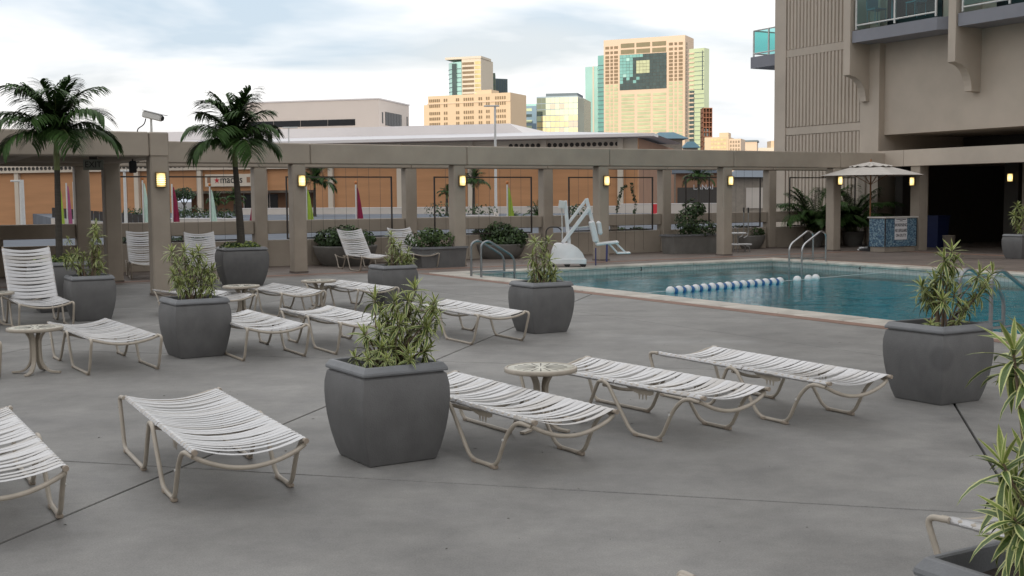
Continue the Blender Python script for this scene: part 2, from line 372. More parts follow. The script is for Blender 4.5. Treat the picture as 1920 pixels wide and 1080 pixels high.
# solid bed below the slabs, with the pool cut out of it
def uvbox(mb, u0, u1, v0, v1, z0, z1, mi=0):
    mb.prism([UV(u0, v0), UV(u1, v0), UV(u1, v1), UV(u0, v1)], z0, z1, mi)
mb = MB()
BU0, BU1, BV0, BV1 = -25, 40, -22, 29.2
uvbox(mb, BU0, POOL_U0-COP, BV0, BV1, -.44, -.022); uvbox(mb, POOL_U1+COP, BU1, BV0, BV1, -.44, -.022)
uvbox(mb, POOL_U0-COP, POOL_U1+COP, POOL_V1+COP, BV1, -.44, -.022); uvbox(mb, POOL_U0-COP, POOL_U1+COP, BV0, POOL_V0-COP, -.44, -.022)
deck = struct('pool_deck', mb, 'joint')
# concrete slabs 4.7 m square laid at 45 degrees to the pool, each its own piece
def clip(poly, n, d, keep):                        # keep n.p >= d if keep else n.p <= d
    out = []; k = len(poly)
    for i in range(k):
        a, b = poly[i], poly[(i+1) % k]; da, db = (n[0]*a[0]+n[1]*a[1]-d), (n[0]*b[0]+n[1]*b[1]-d)
        if not keep: da, db = -da, -db
        if da >= 0: out.append(a)
        if da*db < 0:
            t = da/(da-db); out.append((a[0]+(b[0]-a[0])*t, a[1]+(b[1]-a[1])*t))
    return out
def area(p): return abs(sum(p[i][0]*p[(i+1) % len(p)][1]-p[(i+1) % len(p)][0]*p[i][1] for i in range(len(p))))/2 if len(p) > 2 else 0
NU, NV = (CU, SU), (-SU, CU)
A1 = R(75); dA = (math.sin(A1), -math.cos(A1)); dB = (math.cos(A1), math.sin(A1))
offA = dA[0]*-2.17+dA[1]*6.80; offB = dB[0]*.76+dB[1]*6.42
BAND = 1.9; TERR = 24.1
EDGE_U = POOL_U0-COP-.24
def slab(poly, material='deck_concrete', z=0.0):
    if area(poly) < .15: return
    cx = sum(p[0] for p in poly)/len(poly); cy = sum(p[1] for p in poly)/len(poly)
    g = .013; b = .004
    def ins(d):
        o = []
        for p in poly:
            v = Vector((cx-p[0], cy-p[1])); L = v.length; v = v/L if L else v; o.append((p[0]+v.x*d, p[1]+v.y*d))
        return o
    m = MB(); P0, P1 = ins(g), ins(g+b); n = len(poly)
    vs = [(p[0]-cx, p[1]-cy, -.03) for p in P0]+[(p[0]-cx, p[1]-cy, -b) for p in P0]+[(p[0]-cx, p[1]-cy, 0) for p in P1]
    fs = [tuple(range(2*n, 3*n))]+[(i, (i+1) % n, n+(i+1) % n, n+i) for i in range(n)]+[(n+i, n+(i+1) % n, 2*n+(i+1) % n, 2*n+i) for i in range(n)]
    m.add(vs, fs); o = m.build('slab', material, deck, (cx, cy, z)); return o
SP = 4.85
for i in range(-4, 7):
    for j in range(-3, 7):
        a0, a1 = offA+i*SP, offA+(i+1)*SP; b0, b1 = offB+j*SP, offB+(j+1)*SP
        P = [(dA[0]*a+dB[0]*b, dA[1]*a+dB[1]*b) for a, b in ((a0, b0), (a1, b0), (a1, b1), (a0, b1))]
        P = clip(P, NV, TERR, False); 
        if area(P) < .1: continue
        P = clip(P, NV, -6, True)
        slab(clip(clip(P, NU, EDGE_U-BAND, False), NU, -14, True))
        Q = clip(clip(P, NU, EDGE_U-BAND, True), NU, EDGE_U, False)
        slab(Q)
# brown terrace paving beyond the pool and under the pergola
def uvpoly(u0, u1, v0, v1): return [tuple(UV(*p)[:2]) for p in ((u0, v0), (u1, v0), (u1, v1), (u0, v1))]
u = -16.0
while u < 38:
    w = 4.17
    for v0, v1 in ((TERR, 26.4), (26.4, 29.1)):
        slab(uvpoly(u, u+w, v0, v1), 'terrace_brown')
    u += w
for v0 in [x*4.17-8.6 for x in range(0, 8)]:
    for u0, u1 in ((POOL_U1+COP, 25.6), (25.6, 29.8), (29.8, 36)):
        v1 = min(v0+4.17, TERR)
        if v1-v0 > .3: slab(uvpoly(u0, u1, v0, v1), 'terrace_brown')
slab(uvpoly(EDGE_U, POOL_U1+COP, POOL_V1+COP, TERR), 'terrace_brown')
# terracotta bands laid flush with the paving
mb = MB()
def band(u0, u1, v0, v1): uvbox(mb, u0, u1, v0, v1, -.03, .003)
band(EDGE_U, POOL_U0-COP, -6, POOL_V1+COP)
mb.build('brick_band', 'terracotta', deck)
for (u0, u1, v0, v1) in ((-12, 27, 24.62, 24.95), (POOL_U1+COP+.02, POOL_U1+COP+.34, -6, 24.0), (26.9, 27.25, -6, 24.6)):
    mb = MB(); uvbox(mb, u0, u1, v0, v1, -.02, .004); mb.build('brick_band', 'terracotta', deck)

# specks of leaf litter and grit too small to pick apart
mb = MB(); rl = random.Random(21)
for _ in range(170):
    x, y = rl.uniform(-6, 6), rl.uniform(4.5, 17); sz = rl.choice((.004, .006, .009, .016)); a = rl.uniform(0, 6.28); q_ = (CU*x+SU*y)
    if q_ > EDGE_U-.2: continue
    c, n_ = math.cos(a)*sz, math.sin(a)*sz; k_ = rl.uniform(.25, .6)
    mb.add([(x-c, y-n_, .0015), (x+n_*k_, y-c*k_, .003), (x+c, y+n_, .002), (x-n_*k_, y+c*k_, .004)], [(0, 1, 2, 3)])
o = mb.build('litter', 'soil', deck); o['kind'] = 'stuff'

# ------------------------------------------------------------------ POOL
mb = MB()
uvbox(mb, POOL_U0-.2, POOL_U1+.2, POOL_V0-.2, POOL_V1+.2, -1.75, -1.55)
poolf = struct('pool_basin', mb, 'plaster_pool')
for (u0, u1, v0, v1) in ((POOL_U0-.2, POOL_U0, POOL_V0, POOL_V1), (POOL_U1, POOL_U1+.2, POOL_V0, POOL_V1), (POOL_U0-.2, POOL_U1+.2, POOL_V1, POOL_V1+.2), (POOL_U0-.2, POOL_U1+.2, POOL_V0-.2, POOL_V0)):
    mb = MB(); uvbox(mb, u0, u1, v0, v1, -1.55, -.30); mb.build('basin_wall', 'plaster_pool', poolf)
# waterline tile band, in its own axes so that the tiny tiles run along it
def tile_band(p0, p1):
    d = p1-p0; L = d.length; a = math.atan2(d.y, d.x); m = MB()
    m.box((L/2, -.04, 0), (L, .08, .30)); m.build('tile_band', 'pool_tile', poolf, (p0.x, p0.y, -.20), a)
tile_band(UV(POOL_U1, POOL_V1), UV(POOL_U0, POOL_V1)); tile_band(UV(POOL_U1, POOL_V0), UV(POOL_U1, POOL_V1)); tile_band(UV(POOL_U0, POOL_V1), UV(POOL_U0, POOL_V0))
from mathutils import noise as mnoise
def water_surface():
    u0, u1, v0, v1 = POOL_U0+.002, POOL_U1-.002, POOL_V0+.002, POOL_V1-.002; st = .055
    nu_, nv_ = int((u1-u0)/st), int((v1-v0)/st); vs = []
    for j_ in range(nv_+1):
        v = v0+(v1-v0)*j_/nv_
        for i_ in range(nu_+1):
            u = u0+(u1-u0)*i_/nu_; q_ = UV(u, v)
            h = .0075*mnoise.noise((q_.x*1.5, q_.y*1.9, 1.3))+.0048*mnoise.noise((q_.x*3.6, q_.y*4.3, 7.7))+.0016*mnoise.noise((q_.x*8, q_.y*8, 3.1))
            vs.append((q_.x, q_.y, -.17+h))
    k = nu_+1; fs = [(j_*k+i_, j_*k+i_+1, (j_+1)*k+i_+1, (j_+1)*k+i_) for j_ in range(nv_) for i_ in range(nu_)]
    mb = MB(); mb.add(vs, fs, 0, True); o = mb.build('water', 'water'); o['kind'] = 'structure'
water_surface()
# coping stones, each its own block
def coping_run(p0, p1, inward):
    d = (p1-p0); L = d.length; n = max(1, round(L/1.25)); d.normalize(); a = math.atan2(d.y, d.x); me = None
    for k in range(n):
        w = L/n
        if me is None:
            m = MB(); m.box((0, 0, 0), (w-.012, COP+.04, .075), 0, 0, .018); me = m.mesh('coping_stone', 'coping')
        c = p0 + d*(k+.5)*w + inward*(COP/2-.02)*-1
        put('coping_stone', me, poolf, (c.x, c.y, -.022+random.uniform(-.002, .002)), a)
nu = Vector((CU, SU, 0)); nv = Vector((-SU, CU, 0))
coping_run(UV(POOL_U0, -5.0), UV(POOL_U0, POOL_V1+COP), nu); coping_run(UV(POOL_U1, -5), UV(POOL_U1, POOL_V1+COP), -nu)
coping_run(UV(POOL_U0, POOL_V1), UV(POOL_U1, POOL_V1), -nv)
# depth marks painted on the waterline tiles
pm = AT(1183, 511, 28.6); q = UV(CU*pm.x+SU*pm.y, POOL_V1-.10, -.085)
text('depth_mark', '3', .15, q, R(30), 'ink', poolf, .003)
q = UV(POOL_U1-.10, 19.9, -.085); text('depth_mark', '4', .15, q, R(-60), 'ink', poolf, .003)

# lane line: floats on a rope
fl = thing('lane_line', 'white and blue swimming lane floats strung across the pool', 'lane line', UV(13.6, 18.2, -.17))
p0, p1 = G(1257, 545, -.13), G(1462, 527, -.13)
def fmesh(r, w, m):
    b = MB(); b.lathe([(.02, -w/2), (r*.75, -w*.42), (r, -w*.15), (r, w*.15), (r*.75, w*.42), (.02, w/2)], 14); me = b.mesh('float', m); me.transform(Matrix.Rotation(R(90), 4, 'Y')); return me
fw, fb = fmesh(.082, .15, 'float_white'), fmesh(.074, .10, 'float_blue')
ang = math.atan2(p1.y-p0.y, p1.x-p0.x)
for k in range(15):
    p = p0.lerp(p1, k/14); put('white_float', fw, fl, p - fl.location, ang)
    if k < 14: put('blue_float', fb, fl, p0.lerp(p1, (k+.5)/14) - fl.location - Vector((0, 0, .012)), ang)
for px in (1485, 1508, 1523):
    p = p0 + (p1-p0)*((px-1257)/(1462-1257)*1.06); put('white_float', fw, fl, p-fl.location, ang)
mb = MB(); e = p0 + (p1-p0)*2.2 - Vector((0, 0, .01)); mb.tube([p0-(p1-p0)*.5-fl.location, e-fl.location], .005, 6); mb.build('rope', 'float_white', fl)

# handrails over the pool edge
def handrail(u_out, v, label, m, flip=1, drop=.9):
    """two bent rails side by side; the post on the deck stands at u_out, the other end goes into the water along +u*flip"""
    t = thing('pool_handrail', label, 'handrail', UV(u_out, v), R(30) if flip > 0 else R(210), 'bent rails at the pool edge')
    for s in (-.22, .22):
        mb = MB(); pts = rounded([(0, s, 0), (0, s, .70), (.16, s, .78), (.80, s, .42), (.80, s, -.9 if drop else .01)], .16, 7)
        mb.tube(pts, .024, 12); mb.build('rail', m, t)
        mb = MB(); mb.lathe([(.055, 0), (.055, .012), (.03, .02)], 14, (0, s, 0)); mb.build('escutcheon', m, t)
        mb = MB(); mb.tube([(0, s, .10), (.80, s, .10)], .016, 8); mb.build('cross_bar', m, t)
    return t
handrail(11.62, 21.62, 'dull steel handrails at the left corner of the pool beside the planter', 'steel_dull')
handrail(21.33, 21.55, 'bright steel handrails at the far side of the pool near the mosaic counter', 'steel', -1)
handrail(11.55, 9.15, 'steel handrail at the right picture edge behind the planter', 'steel_dull')

# ================================================================== PERGOLA
BZ0, BZ1, CW = 2.46, 2.92, .32
perg = thing('pergola', 'long beige concrete pergola on square columns around the pool court', 'pergola', (0, 0, 0))
FU = [4.96, 9.13, 13.2, 17.43, 21.6, 25.78]
cm = MB(); cm.box((0, 0, BZ0/2), (CW, CW, BZ0), 0, 0, .025); colme = cm.mesh('column', 'beige')
fm = MB(); fm.box((0, 0, .02), (CW+.016, CW+.016, .04)); footme = fm.mesh('column_foot', 'terrace_brown')
def column(u, v):
    o = put('column', colme, perg, UV(u, v), R(30)); put('column_foot', footme, o); return o
for u in FU[1:]: column(u, 25.5)
for u in (0.8, 2.85, 4.96): column(u, 28.25)
for u in FU[1:]: column(u, 28.25)
column(4.96, 20.95); column(4.96, 24.95); column(30.0, 28.25); column(-3.4, 20.95)
# beams made of cast pieces, one for each bay
def beam_run(us, v, along='u', z0=BZ0, z1=BZ1, wd=CW+.04, m='beige_beam', offs=0.0):
    for a, b in zip(us[:-1], us[1:]):
        L = abs(b-a)-.012; mb = MB(); mb.box((0, 0, 0), (L, wd, z1-z0), 0, 0, .02)
        c = (a+b)/2
        p = UV(c, v, (z0+z1)/2) if along == 'u' else UV(v, c, (z0+z1)/2)
        mb.build('beam', m, perg, p, R(30) if along == 'u' else R(120))
beam_run([1.0, 5.6, 9.4, 13.4, 17.6, 21.8, 25.9, 27.8], 25.5)
beam_run([-3.2, .9, 5.0, 9.1, 13.2, 17.4, 21.6, 25.8, 29.9], 28.25, z0=BZ0-.005, z1=BZ1-.06)
beam_run([-10.5, -5.4, 4.79, 5.13], 20.95, z0=2.425, z1=2.845)
beam_run([21.3, 25.2], 4.96, 'v', z0=2.42, z1=2.84)
# roof slab over the two rows, seen only from below
mb = MB(); uvbox(mb, -11, 5.1, 21.1, 28.5, 2.56, 2.64); mb.build('roof_slab', 'beige', perg)
for uu in (-2.0, 0.5, 2.9):
    mb = MB(); uvbox(mb, uu-.12, uu+.12, 21.2, 28.0, 2.43, 2.555); mb.build('joist', 'beige', perg)

# wall lamps on the columns
def lamp_meshes():
    b = MB(); b.box((0, 0, 0), (.20, .05, .30), 0, 0, .006); back = b.mesh('back_plate', 'lamp_frame')
    b = MB(); n = 8
    pr = [(-.085, -.02)]+[(-.085*math.cos(math.pi*k/n), -.025-.055*math.sin(math.pi*k/n)) for k in range(n+1)]+[(.085, -.02)]
    b.prism(pr, -.125, .125); sh = b.mesh('lamp_shade', 'lamp_glass')
    b = MB(); b.box((0, -.060, 0), (.178, .078, .010)); fin = b.mesh('louvre', 'lamp_frame')
    b = MB(); b.box((0, -.045, 0), (.19, .085, .014)); cap = b.mesh('lamp_cap', 'lamp_frame')
    return back, sh, fin, cap
LB, LS, LF, LC = lamp_meshes()
def wall_lamp(p, rz, label):
    t = thing('wall_lamp', label, 'wall lamp', p, rz, 'lit lamps on the columns')
    put('back_plate', LB, t, (0, -.005, 0)); put('lamp_shade', LS, t)
    for k in range(7): put('louvre', LF, t, (0, 0, -.108+k*.036))
    put('lamp_cap', LC, t, (0, 0, .135)); put('lamp_cap', LC, t, (0, 0, -.135)); t.scale = (.88, .9, .9)
LZ = 2.02
wall_lamp(UV(4.96, 20.95-CW/2-.035, LZ), R(30), 'lit lamp on the beige column left of the near palm planter')
for u, lb in ((9.13, 'lit lamp on the column behind the dark palm trunk'), (13.2, 'lit lamp on the column left of the pool lift'), (17.43, 'lit lamp on the column behind the white pool lift'), (21.6, 'lit lamp on the column beside the steel stool frame'), (25.78, 'lit lamp on the column under the left side of the parasol')):
    wall_lamp(UV(u+.04, 25.5-CW/2-.035, LZ+.06), R(30), lb)
# parapet behind the back columns: low wall, open slot, heavy rail
par = thing('parapet', 'beige parapet wall with an open slot under its heavy rail behind the pergola', 'wall', (0, 0, 0))
us = [-7.6, -3.4, .8, 4.96, 9.13, 13.2, 17.43, 21.6, 25.78, 29.6]
for a, b in zip(us[:-1], us[1:]):
    a0, b0 = a+CW/2+.01, b-CW/2-.01; L = b0-a0; c = (a0+b0)/2
    mb = MB(); mb.box((0, 0, 0), (L, .22, .66), 0, 0, .01); mb.build('low_panel', 'beige', par, UV(c, 28.32, .33), R(30))
    mb = MB(); mb.box((0, 0, 0), (L, .30, .33), 0, 0, .015); mb.build('rail', 'beige', par, UV(c, 28.32, .985), R(30))
    if L > 2:
        mb = MB(); mb.box((0, 0, 0), (.16, .16, .16)); mb.build('post', 'beige', par, UV(c+.3, 28.32, .741), R(30))
# trellis frames between the back columns, with thin upright cables
def trellis(u0, u1, label, extra=()):
    t = thing('trellis_frame', label, 'trellis', UV(u0, 28.0, .70), R(30), 'dark trellis frames between the back columns'); L = u1-u0; h = 1.52
    for a, b in (((0, 0, 0), (0, 0, h)), ((L, 0, 0), (L, 0, h)), ((0, 0, h), (L, 0, h)), ((0, 0, 0), (L, 0, 0))):
        mb = MB(); c = (Vector(a)+Vector(b))/2; d = Vector(b)-Vector(a); mb.box(c, (max(abs(d.x)+.03, .035), .035, max(abs(d.z)+.03, .035))); mb.build('frame_bar', 'dark_metal', t)
    for x in extra:
        mb = MB(); mb.box((x, 0, h/2), (.035, .03, h-.04)); mb.build('frame_bar', 'dark_metal', t)
    b = MB(); b.tube([(0, 0, 0), (0, 0, 1)], .004, 5); me = b.mesh('cable', 'cable'); n = 9
    for k in range(1, n): o = put('cable', me, t, (L*k/n, 0, -.6)); o.scale.z = h+.6+.24
    return t
for i, lb in enumerate(('dark trellis frame behind the dark palm trunk', 'dark trellis frame behind the two reclined loungers', 'dark trellis frame behind the leafy shrub left of the pool lift', 'dark trellis frame behind the white pool lift with a climbing vine', 'dark trellis frame right of the column with vine trough', 'dark trellis frame in front of the ribbed hotel wall')):
    trellis(FU[i]+.62 if i else 5.6, (FU[i+1] if i < 5 else 29.9)-.62, lb, (.9,) if i == 4 else ())

# security camera on the left beam
p = AT(284, 250, 20.75); p.z = 2.845
t = thing('security_camera', 'white security camera on a bracket on top of the left beam', 'camera', p)
k = 20.75/F_PX
mb = MB(); mb.tube([(0, 0, 0), (0, 0, 27*k)], .022, 10); mb.lathe([(.05, 0), (.05, .015), (.022, .02)], 12); mb.build('bracket', 'white_metal', t)
mb = MB(); mb.box((0, 0, 0), (.36, .12, .115), 0, 0, .02); o = mb.build('housing', 'white_metal', t, (.03, 0, 31*k)); o.rotation_euler = (0, R(14), R(-8))
mb = MB(); mb.box((.03, 0, .067), (.42, .145, .014), 0, 0, .004); mb.build('sun_shield', 'white_plastic', o)
mb = MB(); mb.lathe([(.045, 0), (.04, .02)], 14); l_ = mb.build('lens', 'rubber', o, (.18, 0, 0)); l_.rotation_euler = (0, R(90), 0)
mb = MB(); mb.tube(rounded([(-.09, 0, 27*k), (-.12, 0, 16*k), (-.24, 0, 8*k), (-.25, 0, 0)], .1, 6), .010, 7); mb.build('conduit', 'rubber', t)
# hanging exit sign and speaker under the left beam
p = AT(175, 309, 22.2)
t = thing('exit_sign', 'grey exit sign hanging under the left pergola beam', 'sign', p, R(12))
mb = MB(); mb.box((0, 0, 0), (.36, .05, .20), 0, 0, .008); mb.build('panel', 'exit_panel', t)
mb = MB(); mb.box((0, 0, .13), (.14, .04, .06)); mb.build('hanger', 'dark_metal', t)
text('lettering', 'EXIT', .16, (0, -.028, 0), 0, 'ink', t, .002, .92)
p = AT(249, 313, 21.6); t = thing('speaker', 'small dark loudspeaker hung under the beam left of the lamp column', 'speaker', p, R(30))
mb = MB(); mb.box((0, 0, 0), (.12, .14, .22), 0, 0, .02); mb.build('cabinet', 'rubber', t)
mb = MB(); mb.tube([(0, 0, .1), (0, 0, .24)], .015, 6); mb.build('bracket', 'dark_metal', t)

# ================================================================== LOUNGERS
CL, CWD, RZ, HX = 2.03, .60, .345, .89
def strap_mesh(sag, wmid):
    st = [(-.300, -.014), (-.3165, .000), (-.306, .0145)]
    n = 9
    for k in range(n+1):
        y = -.292+.584*k/n; st.append((y, .0155-sag*(1-(y/.292)**2)))
    st += [(.306, .0145), (.3165, 0), (.300, -.014)]
    mb = MB(); vs = []; k = len(st)
    for y, z in st:
        w = (wmid+(.0605-wmid)*min(1, abs(y)/.27)**2.2)/2
        vs += [(-w, y, z-.0025), (-w*.45, y, z), (w*.45, y, z), (w, y, z-.0025), (w, y, z-.0045), (-w, y, z-.0045)]
    fs = []
    for i in range(k-1):
        for j in range(6): fs.append((i*6+j, i*6+(j+1) % 6, i*6+6+(j+1) % 6, i*6+6+j))
    mb.add(vs, [tuple(reversed(f)) for f in fs], 0, False)
    me = mb.mesh('strap', 'strap')
    return me
STRAPS = [strap_mesh(.046, .043), strap_mesh(.050, .040), strap_mesh(.054, .038), strap_mesh(.044, .045), strap_mesh(.060, .036), strap_mesh(.048, .041)]
def make_chaise(ba, name='sun_lounger'):
    """x runs from the free end of the back (0) to the foot end (2.03); ba is how far the back is raised"""
    root = thing(name, '', 'sun lounger')
    HM = Matrix.Translation((HX, 0, RZ)) @ Matrix.Rotation(ba, 4, 'Y') @ Matrix.Translation((-HX, 0, -RZ))
    r = .0135
    for s in (-1, 1):
        y, yo = s*.30, s*.33
        mb = MB(); mb.tube([(HX+.015, y, RZ), (1.98, y, RZ)], r, 10); mb.build('seat_rail', 'frame', root)
        mb = MB(); mb.tube([HM @ Vector((-.012, y, RZ)), HM @ Vector((HX-.012, y, RZ))], r, 10); br = mb.build('back_rail', 'frame', root)
        mb = MB(); mb.tube([HM @ Vector((-.016, y, RZ)), HM @ Vector((.004, y, RZ))], r*1.12, 10); mb.build('end_cap', 'glide', br)
        mb = MB(); mb.tube(rounded([(1.93, yo*.97, RZ+.004), (2.035, yo, RZ+.002), (1.895, yo, r), (1.215, yo, r), (1.035, yo, RZ-.01), (.985, yo, RZ-.006)], .075, 6), r, 10); l1 = mb.build('leg', 'frame', root)
        mb = MB(); mb.tube(rounded([(.985, yo, RZ-.006), (.93, yo, RZ-.02), (.675, yo, r), (.375, yo, r), (.25, yo, .24), (.14, yo, RZ-.014), (.03, y, RZ-.03)], .075, 6), r, 10); l2 = mb.build('leg', 'frame', root)
        for l, xs in ((l1, (1.84, 1.26)), (l2, (.62, .40))):
            for x in xs:
                mb = MB(); mb.box((x, yo, .012), (.055, .034, .024), 0, 0, .005); mb.build('glide', 'glide', l)
        mb = MB(); mb.tube([(.275, yo-s*.013, .20), (.275, yo+s*.018, .20)], .008, 8); mb.build('bolt', 'white_metal', l2)
        # toothed plate that holds the back up
        pl = [(.52, RZ-.02), (.52, RZ-.05), (.56, RZ-.062)]
        for k in range(3): x = .585+k*.035; pl += [(x, RZ-.06), (x+.010, RZ-.10), (x+.022, RZ-.062)]
        pl += [(.72, RZ-.055), (.80, RZ-.03), (.80, RZ-.02)]
        vs = [(x, y-s*.035+d, z) for d in (-.002, .002) for x, z in pl]; n = len(pl)
        mb = MB(); mb.add(vs, [tuple(range(n)), tuple(range(2*n-1, n-1, -1))]+[(i, n+i, n+(i+1) % n, (i+1) % n) for i in range(n)]); mb.build('ratchet_plate', 'frame', root)
    def bow(x, z0, sag):
        return [(x, -.30+.60*k/14, z0-sag*(1-((k-7)/7)**2)) for k in range(15)]
    mb = MB(); mb.tube([(.03, -.30, RZ-.03)]+bow(.02, RZ-.03, .085)[1:-1]+[(.03, .30, RZ-.03)], r, 10); mb.build('cross_bow', 'frame', root)
    mb = MB(); mb.tube([(1.96, -.325, RZ+.003)]+bow(2.0, RZ, .055)[1:-1]+[(1.96, .325, RZ+.003)], r, 10); mb.build('cross_bow', 'frame', root)
    mb = MB(); mb.tube([(1.0, -.315, RZ-.035)]+bow(1.0, RZ-.03, .07)[1:-1]+[(1.0, .315, RZ-.035)], r*.9, 8); mb.build('cross_bow', 'frame', root)
    mb = MB(); mb.tube([(.70, -.26, RZ-.052), (.70, .26, RZ-.052)], .009, 8); mb.build('support_bar', 'frame', root)
    rng = random.Random(int(ba*100)+3)
    p = .0622
    for k in range(14):
        o = put('strap', STRAPS[rng.randrange(4)], root); M = HM @ Matrix.Translation((.045+k*p, 0, RZ)) @ Matrix.Rotation(rng.uniform(-.045, .045), 4, 'Y'); o.matrix_local = M
    for k in range(17):
        o = put('strap', STRAPS[rng.randrange(4)], root); o.matrix_local = Matrix.Translation((.926+k*p, 0, RZ)) @ Matrix.Rotation(rng.uniform(-.045, .045), 4, 'Y')
    return root
used = {}
def chaise(x, y, ang, label, ba=0.0):
    key = round(ba, 2)
    if key not in used: used[key] = o = make_chaise(ba)
    else: o = copy_tree(used[key])
    rv = random.Random(label)
    for ch in o.children:
        if ch.name.startswith('strap'):
            ch.data = STRAPS[rv.randrange(len(STRAPS))]
            if rv.random() < .3: ch.matrix_basis = ch.matrix_basis @ Matrix.Rotation(rv.uniform(-.06, .06), 4, 'Y') @ Matrix.Rotation(rv.uniform(-.006, .006), 4, 'Z')
    o.location = (x, y, 0); o.rotation_euler = (0, 0, R(ang)); o['label'] = label; o['group'] = 'strap loungers on the pool deck'
    return o
def from_foot(fx, fy, a): return fx-CL*math.cos(R(a)), fy-CL*math.sin(R(a)), a
chaise(-1.395, 6.16, 118, 'flat strap lounger standing alone left of the nearest grey planter')
chaise(.375, 6.92, 123, 'flat strap lounger partly hidden behind the right side of the nearest planter')
chaise(1.48, 7.70, 125, 'flat strap lounger, middle of three right of the nearest planter, touching the round table')
chaise(2.455, 8.22, 120, 'flat strap lounger next to the big planter at right, rightmost of three')
chaise(-2.46, 5.53, 121, 'flat strap lounger cut by the left picture edge in the foreground')
chaise(*from_foot(-3.68, 11.14, -57), 'flat strap lounger beside the round table at left, left of the bushy planter')
chaise(*from_foot(-2.40, 12.0, -60), 'flat strap lounger right beside the bushy grey planter, foot end towards us')
chaise(-2.53, 14.21, -60, 'flat strap lounger behind the tall leafy plant of the nearest planter')
chaise(*from_foot(-.09, 13.19, -60), 'flat strap lounger in front of the planter at the middle')
chaise(*from_foot(-2.93, 16.49, -58), 'flat strap lounger between two round tables in the middle row')
chaise(*from_foot(-1.94, 17.06, -57), 'flat strap lounger in front of the small planter with spiky plant')
chaise(-5.07, 17.45, -50, 'flat strap lounger mostly hidden behind the bushy grey planter')
chaise(*from_foot(-5.98, 15.03, -60), 'lounger with raised back at the far left in front of the palm planter', R(49))
chaise(*from_foot(-7.68, 24.75, -68), 'lounger with raised back half hidden behind the lamp column', R(47))
chaise(*from_foot(-6.06, 23.35, -70), 'lounger with raised back left of the large palm planter', R(47))
chaise(*from_foot(-3.12, 26.85, -63), 'lounger with raised back between two columns, left one of the pair', R(42))
q = G(800, 476, .345); chaise(*from_foot(q.x, q.y, -63), 'lounger with raised back behind the spiky plant, right one of the pair', R(42))
q = G(1747, 966, .345); chaise(q.x+2.03*math.cos(R(-58))+.30*math.cos(R(32)), q.y+2.03*math.sin(R(-58))+.30*math.sin(R(32)), 122, 'lounger end beside the planter in the bottom right corner')
q = G(1250, 1074, .35); chaise(q.x+2.03*math.cos(R(-60))-.28*math.cos(R(30)), q.y+2.03*math.sin(R(-60))-.28*math.sin(R(30)), 120, 'lounger whose tip just shows at the bottom picture edge')
q = G(4, 718); chaise(*from_foot(q.x-.36, q.y+.02, -56), 'lounger whose foot end just enters at the left picture edge')
q = G(2, 602); chaise(*from_foot(q.x-.55, q.y+.3, -60), 'lounger left of the raised one, only its leg in view')

# ------------------------------------------------------------------ side tables
def make_table():
    t = thing('side_table', '', 'table'); r, h = .26, .45
    mb = MB(); mb.lathe([(r-.012, h-.034), (r, h-.030), (r, h-.004), (r-.006, h), (r-.018, h), (r-.018, h-.004)], 40, sq=0); 
    mb.v = mb.v; mb.build('rim', 'frame', t)
    mb = MB(); mb.lathe([(r-.02, h-.012), (r-.02, h-.003), (.001, h-.0029)], 36); top = mb.build('top', 'table_top', t)
    b = MB(); b.hexa([(.04, -.0015, 0), (.19, -.005, 0), (.19, .005, 0), (.04, .0015, 0)], [(.04, -.0015, .0012), (.19, -.005, .0012), (.19, .005, .0012), (.04, .0015, .0012)]); sl_ = b.mesh('slot', 'table_slot')
    for k in range(18): put('slot', sl_, top, (0, 0, h-.0028), 2*math.pi*k/18)
    b = MB()
    pts = rounded([(.235, 0, .012), (.12, 0, .018), (.050, 0, .10), (.042, 0, .22), (.045, 0, .34), (.10, 0, .415), (.17, 0, .425)], .09, 6)
    V = []
    for p in pts: V += [(p.x, -.019, p.z), (p.x, .019, p.z)]
    n = len(pts)
    def off(i, d):
        a = pts[max(0, i-1)]; c = pts[min(n-1, i+1)]; tt = (c-a).normalized(); nn = Vector((tt.z, 0, -tt.x)); return pts[i]+nn*d
    ring = []
    for i in range(n):
        a, c = off(i, -.008), off(i, .008); ring += [(a.x, -.02, a.z), (a.x, .02, a.z), (c.x, .02, c.z), (c.x, -.02, c.z)]
    fs = [(i*4+j, i*4+(j+1) % 4, i*4+4+(j+1) % 4, i*4+4+j) for i in range(n-1) for j in range(4)]+[(3, 2, 1, 0), tuple(range(4*n-4, 4*n))]
    b.add(ring, fs); leg = b.mesh('leg', 'frame')
    for k in range(4): put('leg', leg, t, None, R(45)+k*math.pi/2)
    return t
tb = None
for p, lb in (((-4.61, 11.27), 'round side table at left beside a flat lounger'), ((.20, 8.29), 'round side table right of the nearest planter between loungers'), ((-3.84, 16.6), 'round side table behind the bushy grey planter'), ((-2.90, 17.57), 'round side table between the two middle row loungers'), ((G(-12, 548, .45).x, G(-12, 548, .45).y), 'round side table cut by the left edge beside the raised lounger')):
    if tb is None: tb = o = make_table()
    else: o = copy_tree(tb)
    o.location = (p[0], p[1], 0); o.rotation_euler.z = random.uniform(0, 1); o['label'] = lb; o['group'] = 'round side tables'

